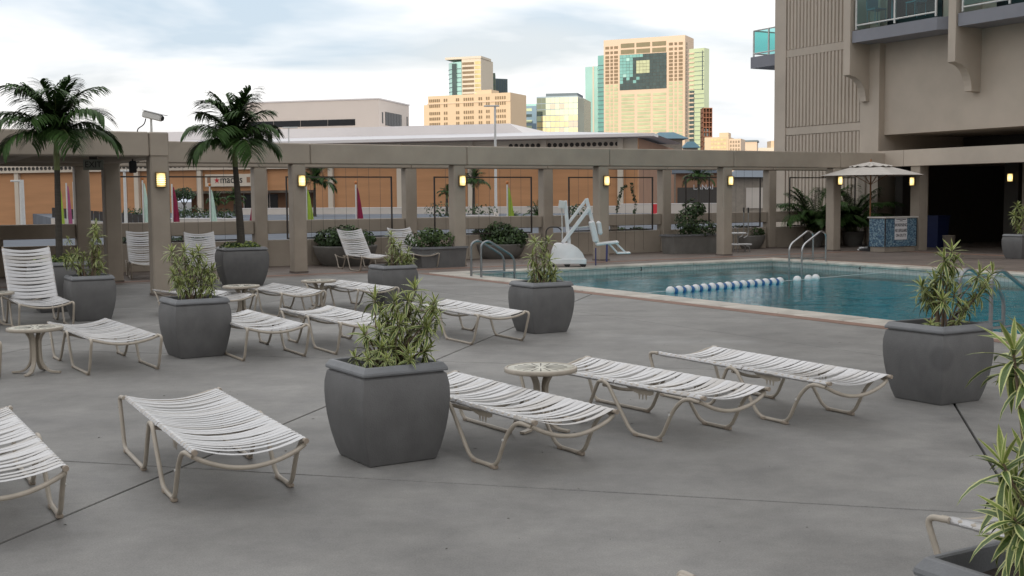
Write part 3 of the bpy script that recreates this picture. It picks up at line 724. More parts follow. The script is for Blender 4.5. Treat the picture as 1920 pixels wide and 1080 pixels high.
# ================================================================== PLANTERS
def planter_parts(a, b, h, dark=False):
    """a rim width, b foot width, h height of the rim's lower edge"""
    def ring(w, z, r): 
        w /= 2; r = min(r, w*.5); out = []
        for sx, sy in ((1, 1), (-1, 1), (-1, -1), (1, -1)):
            for k in range(3):
                an = math.atan2(sy, sx)-R(45)+R(45)*k; out.append((sx*(w-r)+r*math.cos(an), sy*(w-r)+r*math.sin(an), z))
        return out
    def loft(mb, prof, r, smooth=True):
        vs = []
        for w, z in prof: vs += ring(w, z, r)
        n = 12; fs = [(i*n+j, i*n+(j+1) % n, i*n+n+(j+1) % n, i*n+n+j) for i in range(len(prof)-1) for j in range(n)]
        mb.add(vs, fs, 0, smooth); return vs
    mb = MB(); prof = [(b*.96, 0)]
    for k in range(9):
        t = k/8; w = b + (a*1.035-b)*math.sin(min(1, t/.80)*math.pi/2)**.85 if t < .8 else a*1.035 - (a*.05)*((t-.8)/.2)**2
        prof.append((w, .006+(h-.03)*t))
    prof += [(a*.955, h-.016), (a*.935, h-.012), (a*.925, h+.01)]
    loft(mb, prof, .016); body = mb.mesh('body', 'planter'); body.set_sharp_from_angle(angle=R(32))
    mb = MB(); rp_ = [(a*.93, h-.006), (a*.99, h-.004), (a, h+.006), (a*.99, h+.018), (a*.925, h+.046), (a*.905, h+.05), (a*.86, h+.05), (a*.845, h+.044), (a*.84, h-.05)]
    loft(mb, rp_, .006); rim = mb.mesh('rim', 'planter_rim'); rim.set_sharp_from_angle(angle=R(20))
    mb = MB(); n = 6; w = a*.425; vs = [(-w+2*w*i/n, -w+2*w*j/n, h-.025+random.uniform(-.01, .012)) for j in range(n+1) for i in range(n+1)]
    mb.add(vs, [(j*(n+1)+i, j*(n+1)+i+1, (j+1)*(n+1)+i+1, (j+1)*(n+1)+i) for j in range(n) for i in range(n)]); soil = mb.mesh('soil', 'soil')
    return body, rim, soil
SMALL = planter_parts(.589, .469, .575); LARGE = planter_parts(.86, .66, .70)
def planter(x, y, rz, label, kit=SMALL):
    t = thing('planter', label, 'planter', (x, y, 0), rz, 'square grey planters')
    for n, me in zip(('body', 'rim', 'soil'), kit): put(n, me, t)
    return t
planter(-.81, 7.44, R(32), 'large nearest grey square planter between two foreground loungers')
P2t = planter(3.43, 9.40, R(30.3), 'grey square planter at right in front of the pool, damp stain on its corner')
for ch in P2t.children:
    if ch.name.startswith('body'): ch.data = ch.data.copy(); ch.data.materials[0] = MATS['planter_stained']
planter(.36, 14.48, R(29.5), 'grey square planter at the middle beside the pool coping')
planter(-3.40, 12.51, R(33), 'grey square planter with dense bushy plant, left of centre')
fc = G(143, 603); P5 = Vector((fc.x+.235*(CU-SU), fc.y+.235*(CU+SU), 0)); planter(P5.x, P5.y, R(30), 'grey square planter beside the raised lounger at left')
fc = G(723, 574); P6 = Vector((fc.x+.235*(CU-SU), fc.y+.235*(CU+SU), 0)); planter(P6.x, P6.y, R(30), 'grey square planter behind the middle row loungers')
q = G(1709, 1071, .58); P7 = Vector((q.x+.403, q.y-.108, 0)); planter(P7.x, P7.y, R(30), 'grey square planter in the bottom right corner, mostly out of frame')
fc = G(1906, 486); P8 = Vector((fc.x+.20, fc.y+.32, 0)); planter(P8.x, P8.y, R(30), 'grey square planter in front of the dark opening at far right')
q = AT(453, 470, 22.9); PL2 = Vector((q.x, q.y, 0)); planter(PL2.x, PL2.y, R(24), 'wide grey planter holding the palm left of centre', LARGE)
q = AT(112, 490, 17.9); PL1 = Vector((q.x, q.y, 0)); planter(PL1.x, PL1.y, R(28), 'wide grey planter holding the leftmost palm', LARGE)

# ------------------------------------------------------------------ variegated plants
def leaf_template(bend, width, segs=5):
    """a strap leaf of length 1 along +x, folded along its middle: green band with cream edges"""
    mb = MB(); x = z = 0.0; an = 0.0; rows = []
    for i in range(segs+1):
        t = i/segs; w = width*(.45+.55*min(1, t/.35))*(1-max(0, (t-.45)/.55)**1.7)/2+.0004
        fold = .45*(1-t)
        nx, nz = -math.sin(an), math.cos(an); row = []
        for q_ in (-1, -.64, 0, .64, 1): row.append((x+nx*abs(q_)*w*fold, q_*w, z+nz*abs(q_)*w*fold))
        rows.append(row); an -= bend/segs*(.5+t); x += math.cos(an)/segs; z += math.sin(an)/segs
    vs = [p for r_ in rows for p in r_]
    for i in range(segs):
        for j in range(4):
            mb.add([rows[i][j], rows[i+1][j], rows[i+1][j+1], rows[i][j+1]], [(0, 1, 2, 3)], 0 if j in (1, 2) else 1, True)
    return mb
LEAVES = [leaf_template(b, w) for b, w in ((.25, .165), (.55, .17), (.95, .165), (1.5, .15))]
LEAF_ME = [m.mesh('leaf', ['leaf_green', 'leaf_cream']) for m in LEAVES]
LEAF_YOUNG = [m.mesh('leaf', ['leaf_lime', 'leaf_cream']) for m in LEAVES]
def rosette(c, axis, n, L, rng):
    """yields (matrix, leaf kind, young)"""
    q_ = Vector(axis).normalized().to_track_quat('Z', 'X').to_matrix().to_4x4()
    for i in range(n):
        t = (i+.5)/n; az = i*2.39996+rng.uniform(-.25, .25); el = R(82)-R(112)*t**.85+rng.uniform(-.14, .14)
        ln = L*(.62+.45*math.sin(min(1, t*1.25)*math.pi/2))*rng.uniform(.85, 1.12)
        k = min(3, int(t*3.2+rng.uniform(-.3, .6))) if t > .12 else 0
        M = Matrix.Translation(c) @ q_ @ Matrix.Translation((0, 0, -.05*t*L/.15)) @ Matrix.Rotation(az, 4, 'Z') @ Matrix.Rotation(-el, 4, 'Y') @ Matrix.Rotation(rng.uniform(-.3, .3), 4, 'X') @ Matrix.Scale(ln, 4)
        yield M, max(0, k), t < .3
def plant(base, spots, depth_jit, L, n, label, single=0, seed=1, soil_z=.56, group='variegated plants in grey planters', spread=.06, name='variegated_plant'):
    rng = random.Random(seed); base = Vector((base.x, base.y, 0)); t = thing(name, label, 'plant', (base.x, base.y, soil_z), 0, group)
    items = []; stems = MB()
    for s in spots:
        px, py = s[0], s[1]; dd = s[2] if len(s) > 2 else rng.uniform(-depth_jit, depth_jit); LL = L*(s[3] if len(s) > 3 else rng.uniform(.85, 1.1))
        c = AT(px, py, base.y+dd)-t.location
        root = Vector((c.x*.28+rng.uniform(-spread, spread), c.y*.28+rng.uniform(-spread, spread), -.02))
        mid = root.lerp(c, .55)+Vector((rng.uniform(-.03, .03), rng.uniform(-.03, .03), .03))
        pts = [root, root.lerp(mid, .6)+Vector((0, 0, .02)), mid, c]
        pts = rounded(pts, .12, 3); k = len(pts)
        stems.tube(pts, [.008-.004*i/(k-1) for i in range(k)], 6)
        ax = (c-mid).normalized()*.6+Vector((rng.uniform(-.3, .3), rng.uniform(-.5, .1), .8))
        items += list(rosette(c, ax, n, LL, rng))
        # a few older leaves lower on the stem
        for j in range(5):
            p = mid.lerp(c, rng.uniform(.15, .85)); M = Matrix.Translation(p) @ Matrix.Rotation(rng.uniform(0, 6.28), 4, 'Z') @ Matrix.Rotation(R(rng.uniform(-10, 45)), 4, 'Y') @ Matrix.Scale(LL*rng.uniform(.7, 1), 4); items.append((M, 2, False))
    stems.build('stem', 'stem', t)
    if single:
        items.sort(key=lambda a: a[0].translation.y)
        for M, k, yg in items[:single]:
            o = put('leaf', (LEAF_YOUNG if yg else LEAF_ME)[k], t); o.matrix_local = M
        items = items[single:]
    if items:
        mb = MB()
        for M, k, yg in items:
            lf = LEAVES[k]; o_ = len(mb.v); mb.v += [tuple(M @ Vector(v)) for v in lf.v]; mb.f += [tuple(i+o_ for i in f) for f in lf.f]; mb.m += [(2 if (m == 0 and yg) else m) for m in lf.m]; mb.sm += lf.sm
        o = mb.build('foliage', ['leaf_green', 'leaf_cream', 'leaf_lime'], t); o['kind'] = 'stuff'
    return t
plant(Vector((-.81, 7.44, 0)), [(778, 540, 0), (765, 560), (703, 558, .05, 1.1), (713, 583), (740, 562), (815, 566), (818, 592), (802, 618), (790, 565), (745, 580), (770, 585), (812, 580), (800, 605), (750, 605), (775, 610), (725, 600), (683, 625), (712, 618, -.1), (735, 625), (690, 650), (715, 650, -.15), (665, 668, -.1, .7), (690, 672, -.2, .75), (725, 672, -.22, .7), (750, 665), (765, 660, -.15, .8), (800, 655, -.05, 1.1), (770, 672, -.2, .7), (735, 650), (792, 635)],
      .12, .125, 17, 'tall variegated plant with striped leaves in the nearest planter', 300, 11)
plant(Vector((3.43, 9.40, 0)), [(1785, 468, 0), (1770, 482), (1790, 490), (1765, 512), (1785, 520), (1752, 525), (1728, 535), (1735, 552), (1745, 560), (1768, 560, -.15), (1790, 548), (1838, 512), (1862, 510), (1850, 530), (1838, 548), (1825, 560), (1812, 575, 0, .8), (1755, 545), (1800, 600, -.15, .7), (1745, 606, -.15, .6)],
      .12, .150, 17, 'open branched variegated plant in the planter in front of the pool', 300, 12)
plant(Vector((.36, 14.48, 0)), [(1003, 452), (1028, 450), (1015, 458), (998, 480), (1030, 485), (1015, 482), (1005, 500), (1030, 505), (998, 518), (1015, 520), (1032, 518), (1040, 512), (1012, 508)],
      .10, .145, 20, 'narrow upright variegated plant in the middle planter', 0, 13)
plant(Vector((-3.40, 12.51, 0)), [(322, 470), (345, 468), (362, 478), (372, 470), (330, 490), (350, 492), (372, 492), (385, 500), (325, 512), (345, 515), (368, 515), (390, 510), (398, 505), (335, 530), (360, 532), (382, 528), (397, 532), (398, 545, 0, .8), (345, 540), (330, 522), (378, 545, 0, .7)],
      .14, .135, 21, 'dense round variegated plant in the planter left of centre', 0, 14)
plant(P5, [(180, 418), (178, 428), (182, 440), (176, 450), (174, 462), (176, 476), (130, 478), (145, 472), (120, 485), (135, 492), (158, 478), (165, 490), (180, 492), (190, 500), (150, 502), (175, 505), (128, 448, .1, .7), (185, 480)],
      .12, .14, 18, 'leggy variegated plant with one tall shoot in the left planter', 0, 15)
plant(P6, [(733, 440), (738, 455), (745, 468), (735, 478), (752, 480), (765, 472), (742, 490), (758, 492), (728, 490), (770, 490), (750, 462), (765, 485)],
      .12, .15, 19, 'spiky variegated plant in the planter behind the middle row', 0, 16)
plant(P8, [(1908, 385), (1918, 392), (1902, 402), (1916, 410), (1906, 420), (1926, 400), (1930, 415), (1912, 428)], .12, .20, 22, 'variegated plant in the far right planter', 0, 17)
plant(P7, [(1900, 655, 0, 1.05), (1935, 640, .1), (1928, 692, 0, .9), (1880, 868, -.05), (1920, 850, .05), (1905, 905, .05), (1898, 968, -.12), (1930, 960, -.05), (1910, 1015, -.1, .8), (1945, 1000, .0)],
      .1, .150, 14, 'close variegated plant at the right edge with broad striped leaves', 300, 18, spread=.05)

# ------------------------------------------------------------------ palms
def frond_mesh(L, rise, droop, seed, leaf=.34):
    rng = random.Random(seed); mb = MB(); n = 14; pts = []; x = z = 0; an = rise
    for i in range(n+1):
        pts.append(Vector((x, 0, z))); an -= droop/n*(.35+1.3*i/n); x += L/n*math.cos(an); z += L/n*math.sin(an)
    mb.tube(pts, [.013-.011*i/n for i in range(n+1)], 5, mi=1)
    m = 50
    for i in range(m):
        t = .12+.88*i/(m-1); k = min(n-1, int(t*n)); f = t*n-k; p = pts[k].lerp(pts[k+1], f); d = (pts[k+1]-pts[k]).normalized()
        ll = leaf*(.55+.6*math.sin(math.pi*min(1, .18+.75*t)))*rng.uniform(.85, 1.1)
        for s in (-1, 1):
            dirn = (d*(.55+.5*t)+Vector((0, s*1.0, rng.uniform(-.1, .38)))).normalized(); w = .0155*leaf/.34
            q0 = p; rows = []; cur = p.copy(); dv = dirn.copy(); side = dirn.cross(Vector((0, 0, 1))).normalized()
            for j in range(5):
                ww = w*(.6+.8*(j/4))*(1-(j/4)**2)+.001; rows.append((cur+side*ww, cur-side*ww)); dv = (dv+Vector((0, 0, -.13-.10*j))).normalized(); cur = cur+dv*ll/4
            vs = [v for r_ in rows for v in r_]; mb.add(vs, [(2*j, 2*j+1, 2*j+3, 2*j+2) for j in range(4)], 0, True)
    return mb.mesh('frond', ['palm_leaf', 'palm_stalk'])
def palm(base, top, r0, r1, fr, L, label, seed, shaft=.5, leaf=.34, mtr='palm_trunk', nm='palm_tree', grp='palms standing in the pool court planters', tilt=None):
    rng = random.Random(seed); t = thing(nm, label, 'palm', base, 0, grp); tp = Vector(top)-Vector(base)
    pts = [Vector((tp.x*(k/8)**1.4, tp.y*(k/8), tp.z*k/8)) for k in range(9)]
    mb = MB(); mb.tube(pts, [r0*(1.25 if k == 0 else 1)*(1-k/8)+r1*k/8 for k in range(9)], 12); mb.build('trunk', mtr, t)
    mb = MB(); mb.tube([tp+Vector((0, 0, -.01)), tp+Vector((0, 0, shaft*.5)), tp+Vector((0, 0, shaft))], [r1*1.12, r1*1.05, r1*.6], 12); mb.build('crownshaft', 'palm_stalk', t)
    c = tp+Vector((0, 0, shaft*.93)); kinds = [frond_mesh(L, R(a), d, seed+i, leaf) for i, (a, d) in enumerate(((88, .75), (75, 1.25), (57, 1.75), (32, 1.75)))]
    for i in range(fr):
        k = min(3, int(4*i/fr)); o = put('frond', kinds[k], t, c); s = rng.uniform(.88, 1.1)
        o.rotation_euler = (rng.uniform(-.1, .1), rng.uniform(-.12, .12), i*2.39996+rng.uniform(-.25, .25)); o.scale = (s, s, s)
    return t
b = Vector((PL1.x, PL1.y, .66)); tp = AT(107, 318, PL1.y); palm(b, tp, .055, .042, 23, 1.02, 'leftmost palm with dark trunk in a wide planter', 31, .48, .40)
b = Vector((PL2.x, PL2.y, .66)); tp = AT(441, 312, PL2.y); palm(b, tp, .085, .05, 22, 1.06, 'palm with arching fronds and thick trunk left of centre', 47, .42, .46)

# ------------------------------------------------------------------ shrubs and their pots
def blob(mb, c, rad, n, size, rng, mi=0, shell=.55):
    for _ in range(n):
        d = Vector((rng.gauss(0, 1), rng.gauss(0, 1), rng.gauss(0, 1))).normalized(); rr = shell+(1-shell)*rng.random()**.6
        p = Vector((c[0]+d.x*rad[0]*rr, c[1]+d.y*rad[1]*rr, c[2]+d.z*rad[2]*rr)); s = size*rng.uniform(.6, 1.25)
        a = (d+Vector((rng.uniform(-.8, .8), rng.uniform(-.8, .8), rng.uniform(-.3, .9)))).normalized(); b = a.orthogonal().normalized(); b = Matrix.Rotation(rng.uniform(0, 6.28), 3, a) @ b; k = a.cross(b)
        mb.add([p-b*s*.5, p+k*s*.28+a*s*.05, p+b*s*.5-a*s*.10, p-k*s*.28+a*s*.05], [(0, 1, 2, 3)], mi)
def shrub(base, blobs, n, size, label, seed, m=('shrub', 'shrub_light'), name='shrub', group='shrubs along the parapet', stems=0, hang=()):
    rng = random.Random(seed); t = thing(name, label, 'shrub', base, 0, group); mb = MB()
    for (c, r_) in blobs: blob(mb, c, r_, n, size, rng, 0); blob(mb, (c[0], c[1], c[2]+r_[2]*.25), (r_[0]*.95, r_[1]*.95, r_[2]*.85), n//3, size, rng, 1, .8)
    for path in hang:
        for k in range(70):
            i = rng.uniform(0, len(path)-1.001); a = Vector(path[int(i)]).lerp(Vector(path[int(i)+1]), i-int(i)); blob(mb, a, (.05, .05, .05), 1, size*.8, rng, 0)
    o = mb.build('foliage', list(m), t); o['kind'] = 'stuff'
    sm = MB()
    for (c, r_) in blobs: sm.tube([(c[0]*.5, c[1]*.5, -.03), (c[0]*.8, c[1]*.8, c[2]*.5), c], [.018, .012, .005], 6)
    for path in hang: sm.tube(path, .006, 5)
    sm.build('stem', 'stem', t)
    return t
def round_pot(px, base_y, width, h, label, m='round_pot'):
    q_ = G(px, base_y); r = width/2/F_PX*q_.y; q_.y += r*.8; q_.x *= (q_.y/(q_.y-r*.8))
    t = thing('round_pot', label, 'pot', (q_.x, q_.y, 0), 0, 'round pots along the parapet')
    mb = MB(); mb.lathe([(r*.70, 0), (r*.84, h*.25), (r*.95, h*.6), (r, h*.92), (r*1.01, h), (r*.93, h), (r*.90, h*.88)], 28); mb.build('body', m, t)
    mb = MB(); mb.lathe([(r*.91, h*.86), (.001, h*.9)], 20); mb.build('soil', 'soil', t)
    return Vector((q_.x, q_.y, h*.88)), r
c, r = round_pot(648, 500, 122, .50, 'dark round pot behind the left reclined lounger')
shrub(c, [((-.35, 0, .2), (.45, .4, .28)), ((.35, .1, .18), (.42, .4, .26)), ((0, 0, .28), (.4, .4, .28))], 420, .11, 'dark green shrub behind the left reclined lounger', 51)
c, r = round_pot(936, 486, 100, .40, 'grey round pot under the big dark shrub')
shrub(c, [((-.35, 0, .25), (.42, .4, .34)), ((.38, 0, .2), (.42, .4, .30)), ((0, -.1, .34), (.42, .4, .30)), ((.1, -.3, .05), (.6, .3, .22))], 460, .12, 'big dark shrub left of the pool lift', 52)
c, r = round_pot(1178, 474, 82, .44, 'tan round pot behind the pool lift seat', 'tan_pot')
v1 = [(-.25, .2, .2), (-.30, .45, .8), (-.22, .5, 1.25), (-.12, .5, 1.55), (0, .5, 1.62)]; v2 = [(.2, .2, .2), (.22, .45, .7), (.28, .5, 1.05), (.18, .5, 1.4), (.15, .5, 1.7)]
shrub(c, [((-.3, 0, .12), (.42, .36, .22)), ((.3, 0, .12), (.42, .36, .22))], 380, .11, 'shrub with climbing vines behind the pool lift seat', 53, hang=(v1, v2, v1[1:], v2[1:]))
c, r = round_pot(1398, 467, 74, .42, 'dark round pot behind the steel stool frame')
shrub(c, [((-.2, 0, .12), (.45, .36, .24)), ((.25, 0, .1), (.35, .3, .2))], 300, .10, 'low dark shrub behind the steel stool frame', 54)
c, r = round_pot(262, 509, 80, .42, 'dark round pot between the two left columns')
shrub(c, [((0, 0, .3), (.42, .4, .42))], 500, .12, 'dark shrub between the two left columns', 55)
c, r = round_pot(338, 500, 80, .44, 'dark round pot behind the raised lounger near the palm')
shrub(c, [((-.1, 0, .2), (.5, .4, .3)), ((.3, .1, .15), (.4, .4, .25))], 380, .11, 'dark shrub behind the raised lounger near the palm', 56)
# ground cover in the two palm planters
for P_, lb, sd in ((PL1, 'leafy ground cover in the leftmost palm planter', 57), (PL2, 'bright leafy ground cover in the palm planter left of centre', 58)):
    shrub(Vector((P_.x, P_.y, .68)), [((-.18, -.1, .04), (.22, .22, .12)), ((.18, -.1, .04), (.22, .22, .12)), ((0, .15, .05), (.34, .22, .12)), ((0, -.2, .03), (.30, .14, .10))], 230, .075, lb, sd, ('shrub_light', 'leaf_lime'), 'ground_cover_plant', 'ground cover in the palm planters')
# rectangular troughs
def trough(px, py, L, wd, h, label, m):
    q_ = G(px, py); t = thing('trough', label, 'planter', (q_.x, q_.y, 0), R(30), 'rectangular plant troughs'); mb = MB()
    mb.hexa([(.05, .02, 0), (L-.05, .02, 0), (L-.05, wd-.02, 0), (.05, wd-.02, 0)], [(0, 0, h), (L, 0, h), (L, wd, h), (0, wd, h)]); mb.build('body', m, t)
    mb = MB()
    for c_, d_ in (((L/2, 0, h+.012), (L+.05, .07, .05)), ((L/2, wd, h+.012), (L+.05, .07, .05)), ((0, wd/2, h+.012), (.07, wd-.07, .05)), ((L, wd/2, h+.012), (.07, wd-.07, .05))): mb.box(c_, d_)
    mb.build('rim', 'planter_rim', t)
    mb = MB(); mb.box((L/2, wd/2, h+.004), (L-.08, wd-.08, .01)); mb.build('soil', 'soil', t)
    return q_
q = trough(1263, 477, 1.75, .6, .52, 'long dark trough between two pergola columns', 'round_pot')
cc = Vector((q.x+.75*CU, q.y+.75*SU+.2, .52)); shrub(cc, [((-.2, 0, .35), (.35, .3, .45)), ((.25, .1, .2), (.5, .35, .25)), ((.1, .1, .75), (.3, .3, .2))], 300, .11, 'tall loose shrub in the long trough', 60, hang=([(-.3, .1, .3), (-.25, .2, .9), (.1, .3, 1.1)],))
q = trough(789, 503, 1.25, .7, .46, 'grey trough left of the lamp column behind the right reclined lounger', 'planter')
cc = Vector((q.x+.5*CU-.22, q.y+.6, .46)); shrub(cc, [((-.3, 0, .15), (.35, .3, .25)), ((.3, .1, .15), (.4, .3, .22)), ((0, 0, .3), (.3, .25, .2))], 260, .09, 'loose grey green shrub behind the right reclined lounger', 61, ('shrub_light', 'leaf_green'))
# feathery palms in the dark corner beside the ribbed wall
for px, py, yy, lb, sd in ((1525, 462, 38.0, 'dark feathery palm left of the parasol column', 71), (1600, 462, 38.6, 'dark feathery palm under the parasol', 72)):
    q = AT(px, py, yy); t = thing('areca_palm', lb, 'palm', (q.x, q.y, 0), 0, 'feathery palms in the corner')
    mb = MB(); mb.lathe([(.26, 0), (.36, .4), (.38, .46), (.33, .46)], 20); mb.build('pot', 'round_pot', t)
    ks = [frond_mesh(1.75, R(a), d, sd+i, .42) for i, (a, d) in enumerate(((80, 1.0), (68, 1.5), (52, 1.7)))]
    for i in range(34): o = put('frond', ks[i % 3], t, (random.uniform(-.2, .2), random.uniform(-.2, .2), .45)); o.rotation_euler.z = i*2.4; s = random.uniform(.75, 1.1); o.scale = (s, s, s)

# ================================================================== POOL LIFT
LY = 27.9; kk = LY/F_PX; ref = AT(1068, 499, LY)
lift = thing('pool_lift', 'white mobile pool lift with raised arm and seat at the pool edge', 'pool lift', (ref.x, LY, 0), 0)
def LP(X, Y, dy=0.0): return Vector(((1020+X/6.75-1068)*kk, dy, max(0, (499-(350+Y/6.75))*kk)))
def bar(name, a, b, w, d, m, dy=0.0, r=.008, parent=None):
    A, B = LP(*a, dy), LP(*b, dy); c = (A+B)/2; v = B-A; mb = MB(); mb.box((0, 0, 0), (w, d, v.length), 0, 0, r); o = mb.build(name, m, parent or lift, c)
    o.rotation_euler = (0, math.atan2(v.x, v.z), 0); return o
mb = MB()
prof = [(85, 895), (100, 800), (130, 725), (165, 708), (300, 712), (370, 735), (430, 775), (480, 830), (512, 895)]
P = [LP(*p) for p in prof]; n = len(P)
vs = [(p.x, -.33+.05*(1-abs(i-4)/4)*0, p.z) for i, p in enumerate(P)]; rows = []
for d, s in ((-.30, .0), (-.26, .06), (.26, .06), (.30, .0)):
    rows.append([(p.x*(1 if s else .97), d, p.z+(s*.3 if i not in (0, n-1) else 0)) for i, p in enumerate(P)])
vs = [p for r_ in rows for p in r_]
fs = [(a*n+i, a*n+i+1, a*n+n+i+1, a*n+n+i) for a in range(3) for i in range(n-1)]+[tuple(range(n-1, -1, -1)), tuple(range(3*n, 4*n))]
mb.add(vs, fs, 0, True); hood = mb.build('hood', 'white_plastic', lift)
mb = MB(); a, b_ = LP(60, 960), LP(527, 893); mb.box(((a.x+b_.x)/2, 0, (a.z+b_.z)/2), (b_.x-a.x, .68, b_.z-a.z), 0, 0, .015); mb.build('base_plate', 'white_plastic', lift)
for X in (95, 290, 490):
    for d in (-.27, .27):
        q = LP(X, 990, d); mb = MB(); mb.tube([(q.x, d-.025, .065), (q.x, d+.025, .065)], .062, 16); mb.build('wheel', 'rubber', lift)
mb = MB(); q = LP(330, 800); mb.lathe([(.085, -.34), (.085, -.31)], 20); o = mb.build('recess', 'rubber', hood, (q.x, .0, q.z)); o.rotation_euler = (R(90), 0, 0); o.location = (q.x, -.648+.33, q.z)
bar('mast', (325, 800), (272, 165), .085, .09, 'white_plastic'); bar('actuator_box', (225, 262), (240, 165), .16, .13, 'white_metal')
bar('lift_arm', (235, 700), (572, 262), .085, .075, 'white_plastic', -.07); bar('lift_arm', (300, 465), (545, 150), .07, .07, 'white_plastic', .04)
bar('hanger_arm', (540, 140), (612, 430), .085, .08, 'white_plastic', 0); bar('push_rod', (230, 262), (235, 690), .025, .03, 'white_metal', .05)
bar('tie_rod', (425, 507), (575, 492), .03, .03, 'white_metal', .05); bar('motor', (268, 735), (225, 705), .06, .1, 'navy', -.1)
sb = bar('seat_back', (600, 425), (660, 690), .13, .42, 'white_plastic', 0, .03); bar('seat_back_pad', (690, 425), (715, 600), .10, .38, 'white_plastic', 0, .04)
bar('seat_frame', (640, 600), (690, 715), .06, .40, 'white_metal')
bar('seat', (655, 718), (940, 692), .06, .44, 'white_plastic', 0, .015)
for d in (-.17, .17): bar('footrest_arm', (825, 715), (930, 830), .035, .03, 'white_plastic', d); bar('footrest_arm', (905, 700), (1035, 830), .035, .03, 'white_plastic', d)
bar('footrest', (915, 832), (1090, 828), .035, .38, 'white_plastic', 0, .01)
bar('leg_strap', (650, 760), (650, 985), .03, .03, 'navy', -.15); bar('leg_strap', (790, 705), (785, 935), .045, .03, 'navy', -.2)
mb = MB(); mb.tube(rounded([LP(28, 890, .1), LP(30, 540, .1), LP(70, 498, .1), LP(190, 500, .1), LP(232, 545, .1), LP(232, 720, .1)], .06, 5), .016, 8); mb.build('push_handle', 'dark_metal', lift)

# ------------------------------------------------------------------ mosaic counter with notice, parasol, stool frame
ct = thing('mosaic_counter', 'blue mosaic counter with a warning notice under the parasol', 'counter', UV(26.0, 23.7), R(30))
mb = MB(); mb.box((.65, .30, .085), (1.24, .54, .15)); mb.build('plinth', 'tan_pot', ct)
mb = MB(); mb.box((.65, .30, .57), (1.30, .60, .82), 0, 0, .008); mb.build('body', 'mosaic', ct)
mb = MB(); mb.box((.65, .30, 1.0), (1.38, .68, .045), 0, 0, .01); mb.build('top', 'counter_top', ct)
for x in (0, 1.3): mb = MB(); mb.box((x, -.004, .57), (.03, .02, .81)); mb.build('corner_trim', 'dark_metal', ct)
nt_ = thing('notice', 'white warning notice fixed to the mosaic counter', 'sign', UV(26.0, 23.7), R(30))
mb = MB(); mb.box((.63, -.012, .62), (.50, .012, .52), 0, 0, .003); mb.build('panel', 'sign_white', nt_)
mb = MB(); mb.box((.63, -.012, .93), (.50, .012, .09), 0, 0, .003); mb.build('header_panel', 'sign_white', nt_)
for s, z, sz, xs in (('WARNING', .78, .135, .80), ('NO LIFEGUARD', .62, .135, .52), ('ON DUTY', .48, .125, .75), ('No Glass or Containers', .945, .045, .88), ('Per Mgt', .912, .035, .9)):
    text('lettering', s, sz, (.63, -.022, z), 0, 'ink', nt_, .002, xs)
# parasol
ub = UV(26.55, 24.78); um = thing('parasol', 'cream market parasol with wooden pole beside the mosaic counter', 'parasol', ub, R(8))
mb = MB(); mb.tube([(0, 0, .02), (0, 0, 2.62)], .024, 12); mb.build('pole', 'wood', um)
mb = MB(); mb.lathe([(.30, 0), (.30, .05), (.06, .08), (.05, .28), (.03, .28)], 20); mb.build('base', 'rubber', um)
mb = MB(); mb.lathe([(.03, 2.60), (.035, 2.64), (.015, 2.70), (.001, 2.71)], 10); mb.build('finial', 'wood', um)
RR, z0, z1 = 1.55, 2.22, 2.60
for k in range(8):
    a0, a1 = 2*math.pi*k/8, 2*math.pi*(k+1)/8; n, m_ = 8, 6; vs = []
    for i in range(n+1):
        t = .0+i/n
        for j in range(m_+1):
            f = j/m_; A = Vector((math.cos(a0), math.sin(a0))); B = Vector((math.cos(a1), math.sin(a1))); p = A.lerp(B, f)*RR*t
            z = z1-(z1-z0)*(t**1.12)+.05*math.sin(math.pi*f)*t*(1-t)*-1.2
            vs.append((p.x, p.y, z))
    mb = MB(); mb.add(vs, [(i*(m_+1)+j, (i+1)*(m_+1)+j, (i+1)*(m_+1)+j+1, i*(m_+1)+j+1) for i in range(n) for j in range(m_)], 0, False)
    low = len(vs); mb.add([(v[0], v[1], v[2]-.004) for v in vs], [(i*(m_+1)+j, i*(m_+1)+j+1, (i+1)*(m_+1)+j+1, (i+1)*(m_+1)+j) for i in range(n) for j in range(m_)])
    mb.build('canopy_panel', 'canvas', um)
    mb = MB(); mb.tube([(0, 0, z1-.05), (math.cos(a0)*RR*.97, math.sin(a0)*RR*.97, z0-.02)], .010, 6); rb = mb.build('rib', 'wood', um)
    mb = MB(); mb.tube([(0, 0, 1.95), (math.cos(a0)*RR*.5, math.sin(a0)*RR*.5, z0+.17)], .008, 6); mb.build('strut', 'wood', rb)
# wind vent: a small upper skirt with a ruffled edge
mb = MB(); n = 40; vs = [(0, 0, z1+.03)]+[(math.cos(2*math.pi*k/n)*.62, math.sin(2*math.pi*k/n)*.62, z1-.115+.022*math.sin(k*2.5)) for k in range(n)]
mb.add(vs, [(0, k+1, (k+1) % n+1) for k in range(n)]); mb.build('vent_skirt', 'canvas', um)
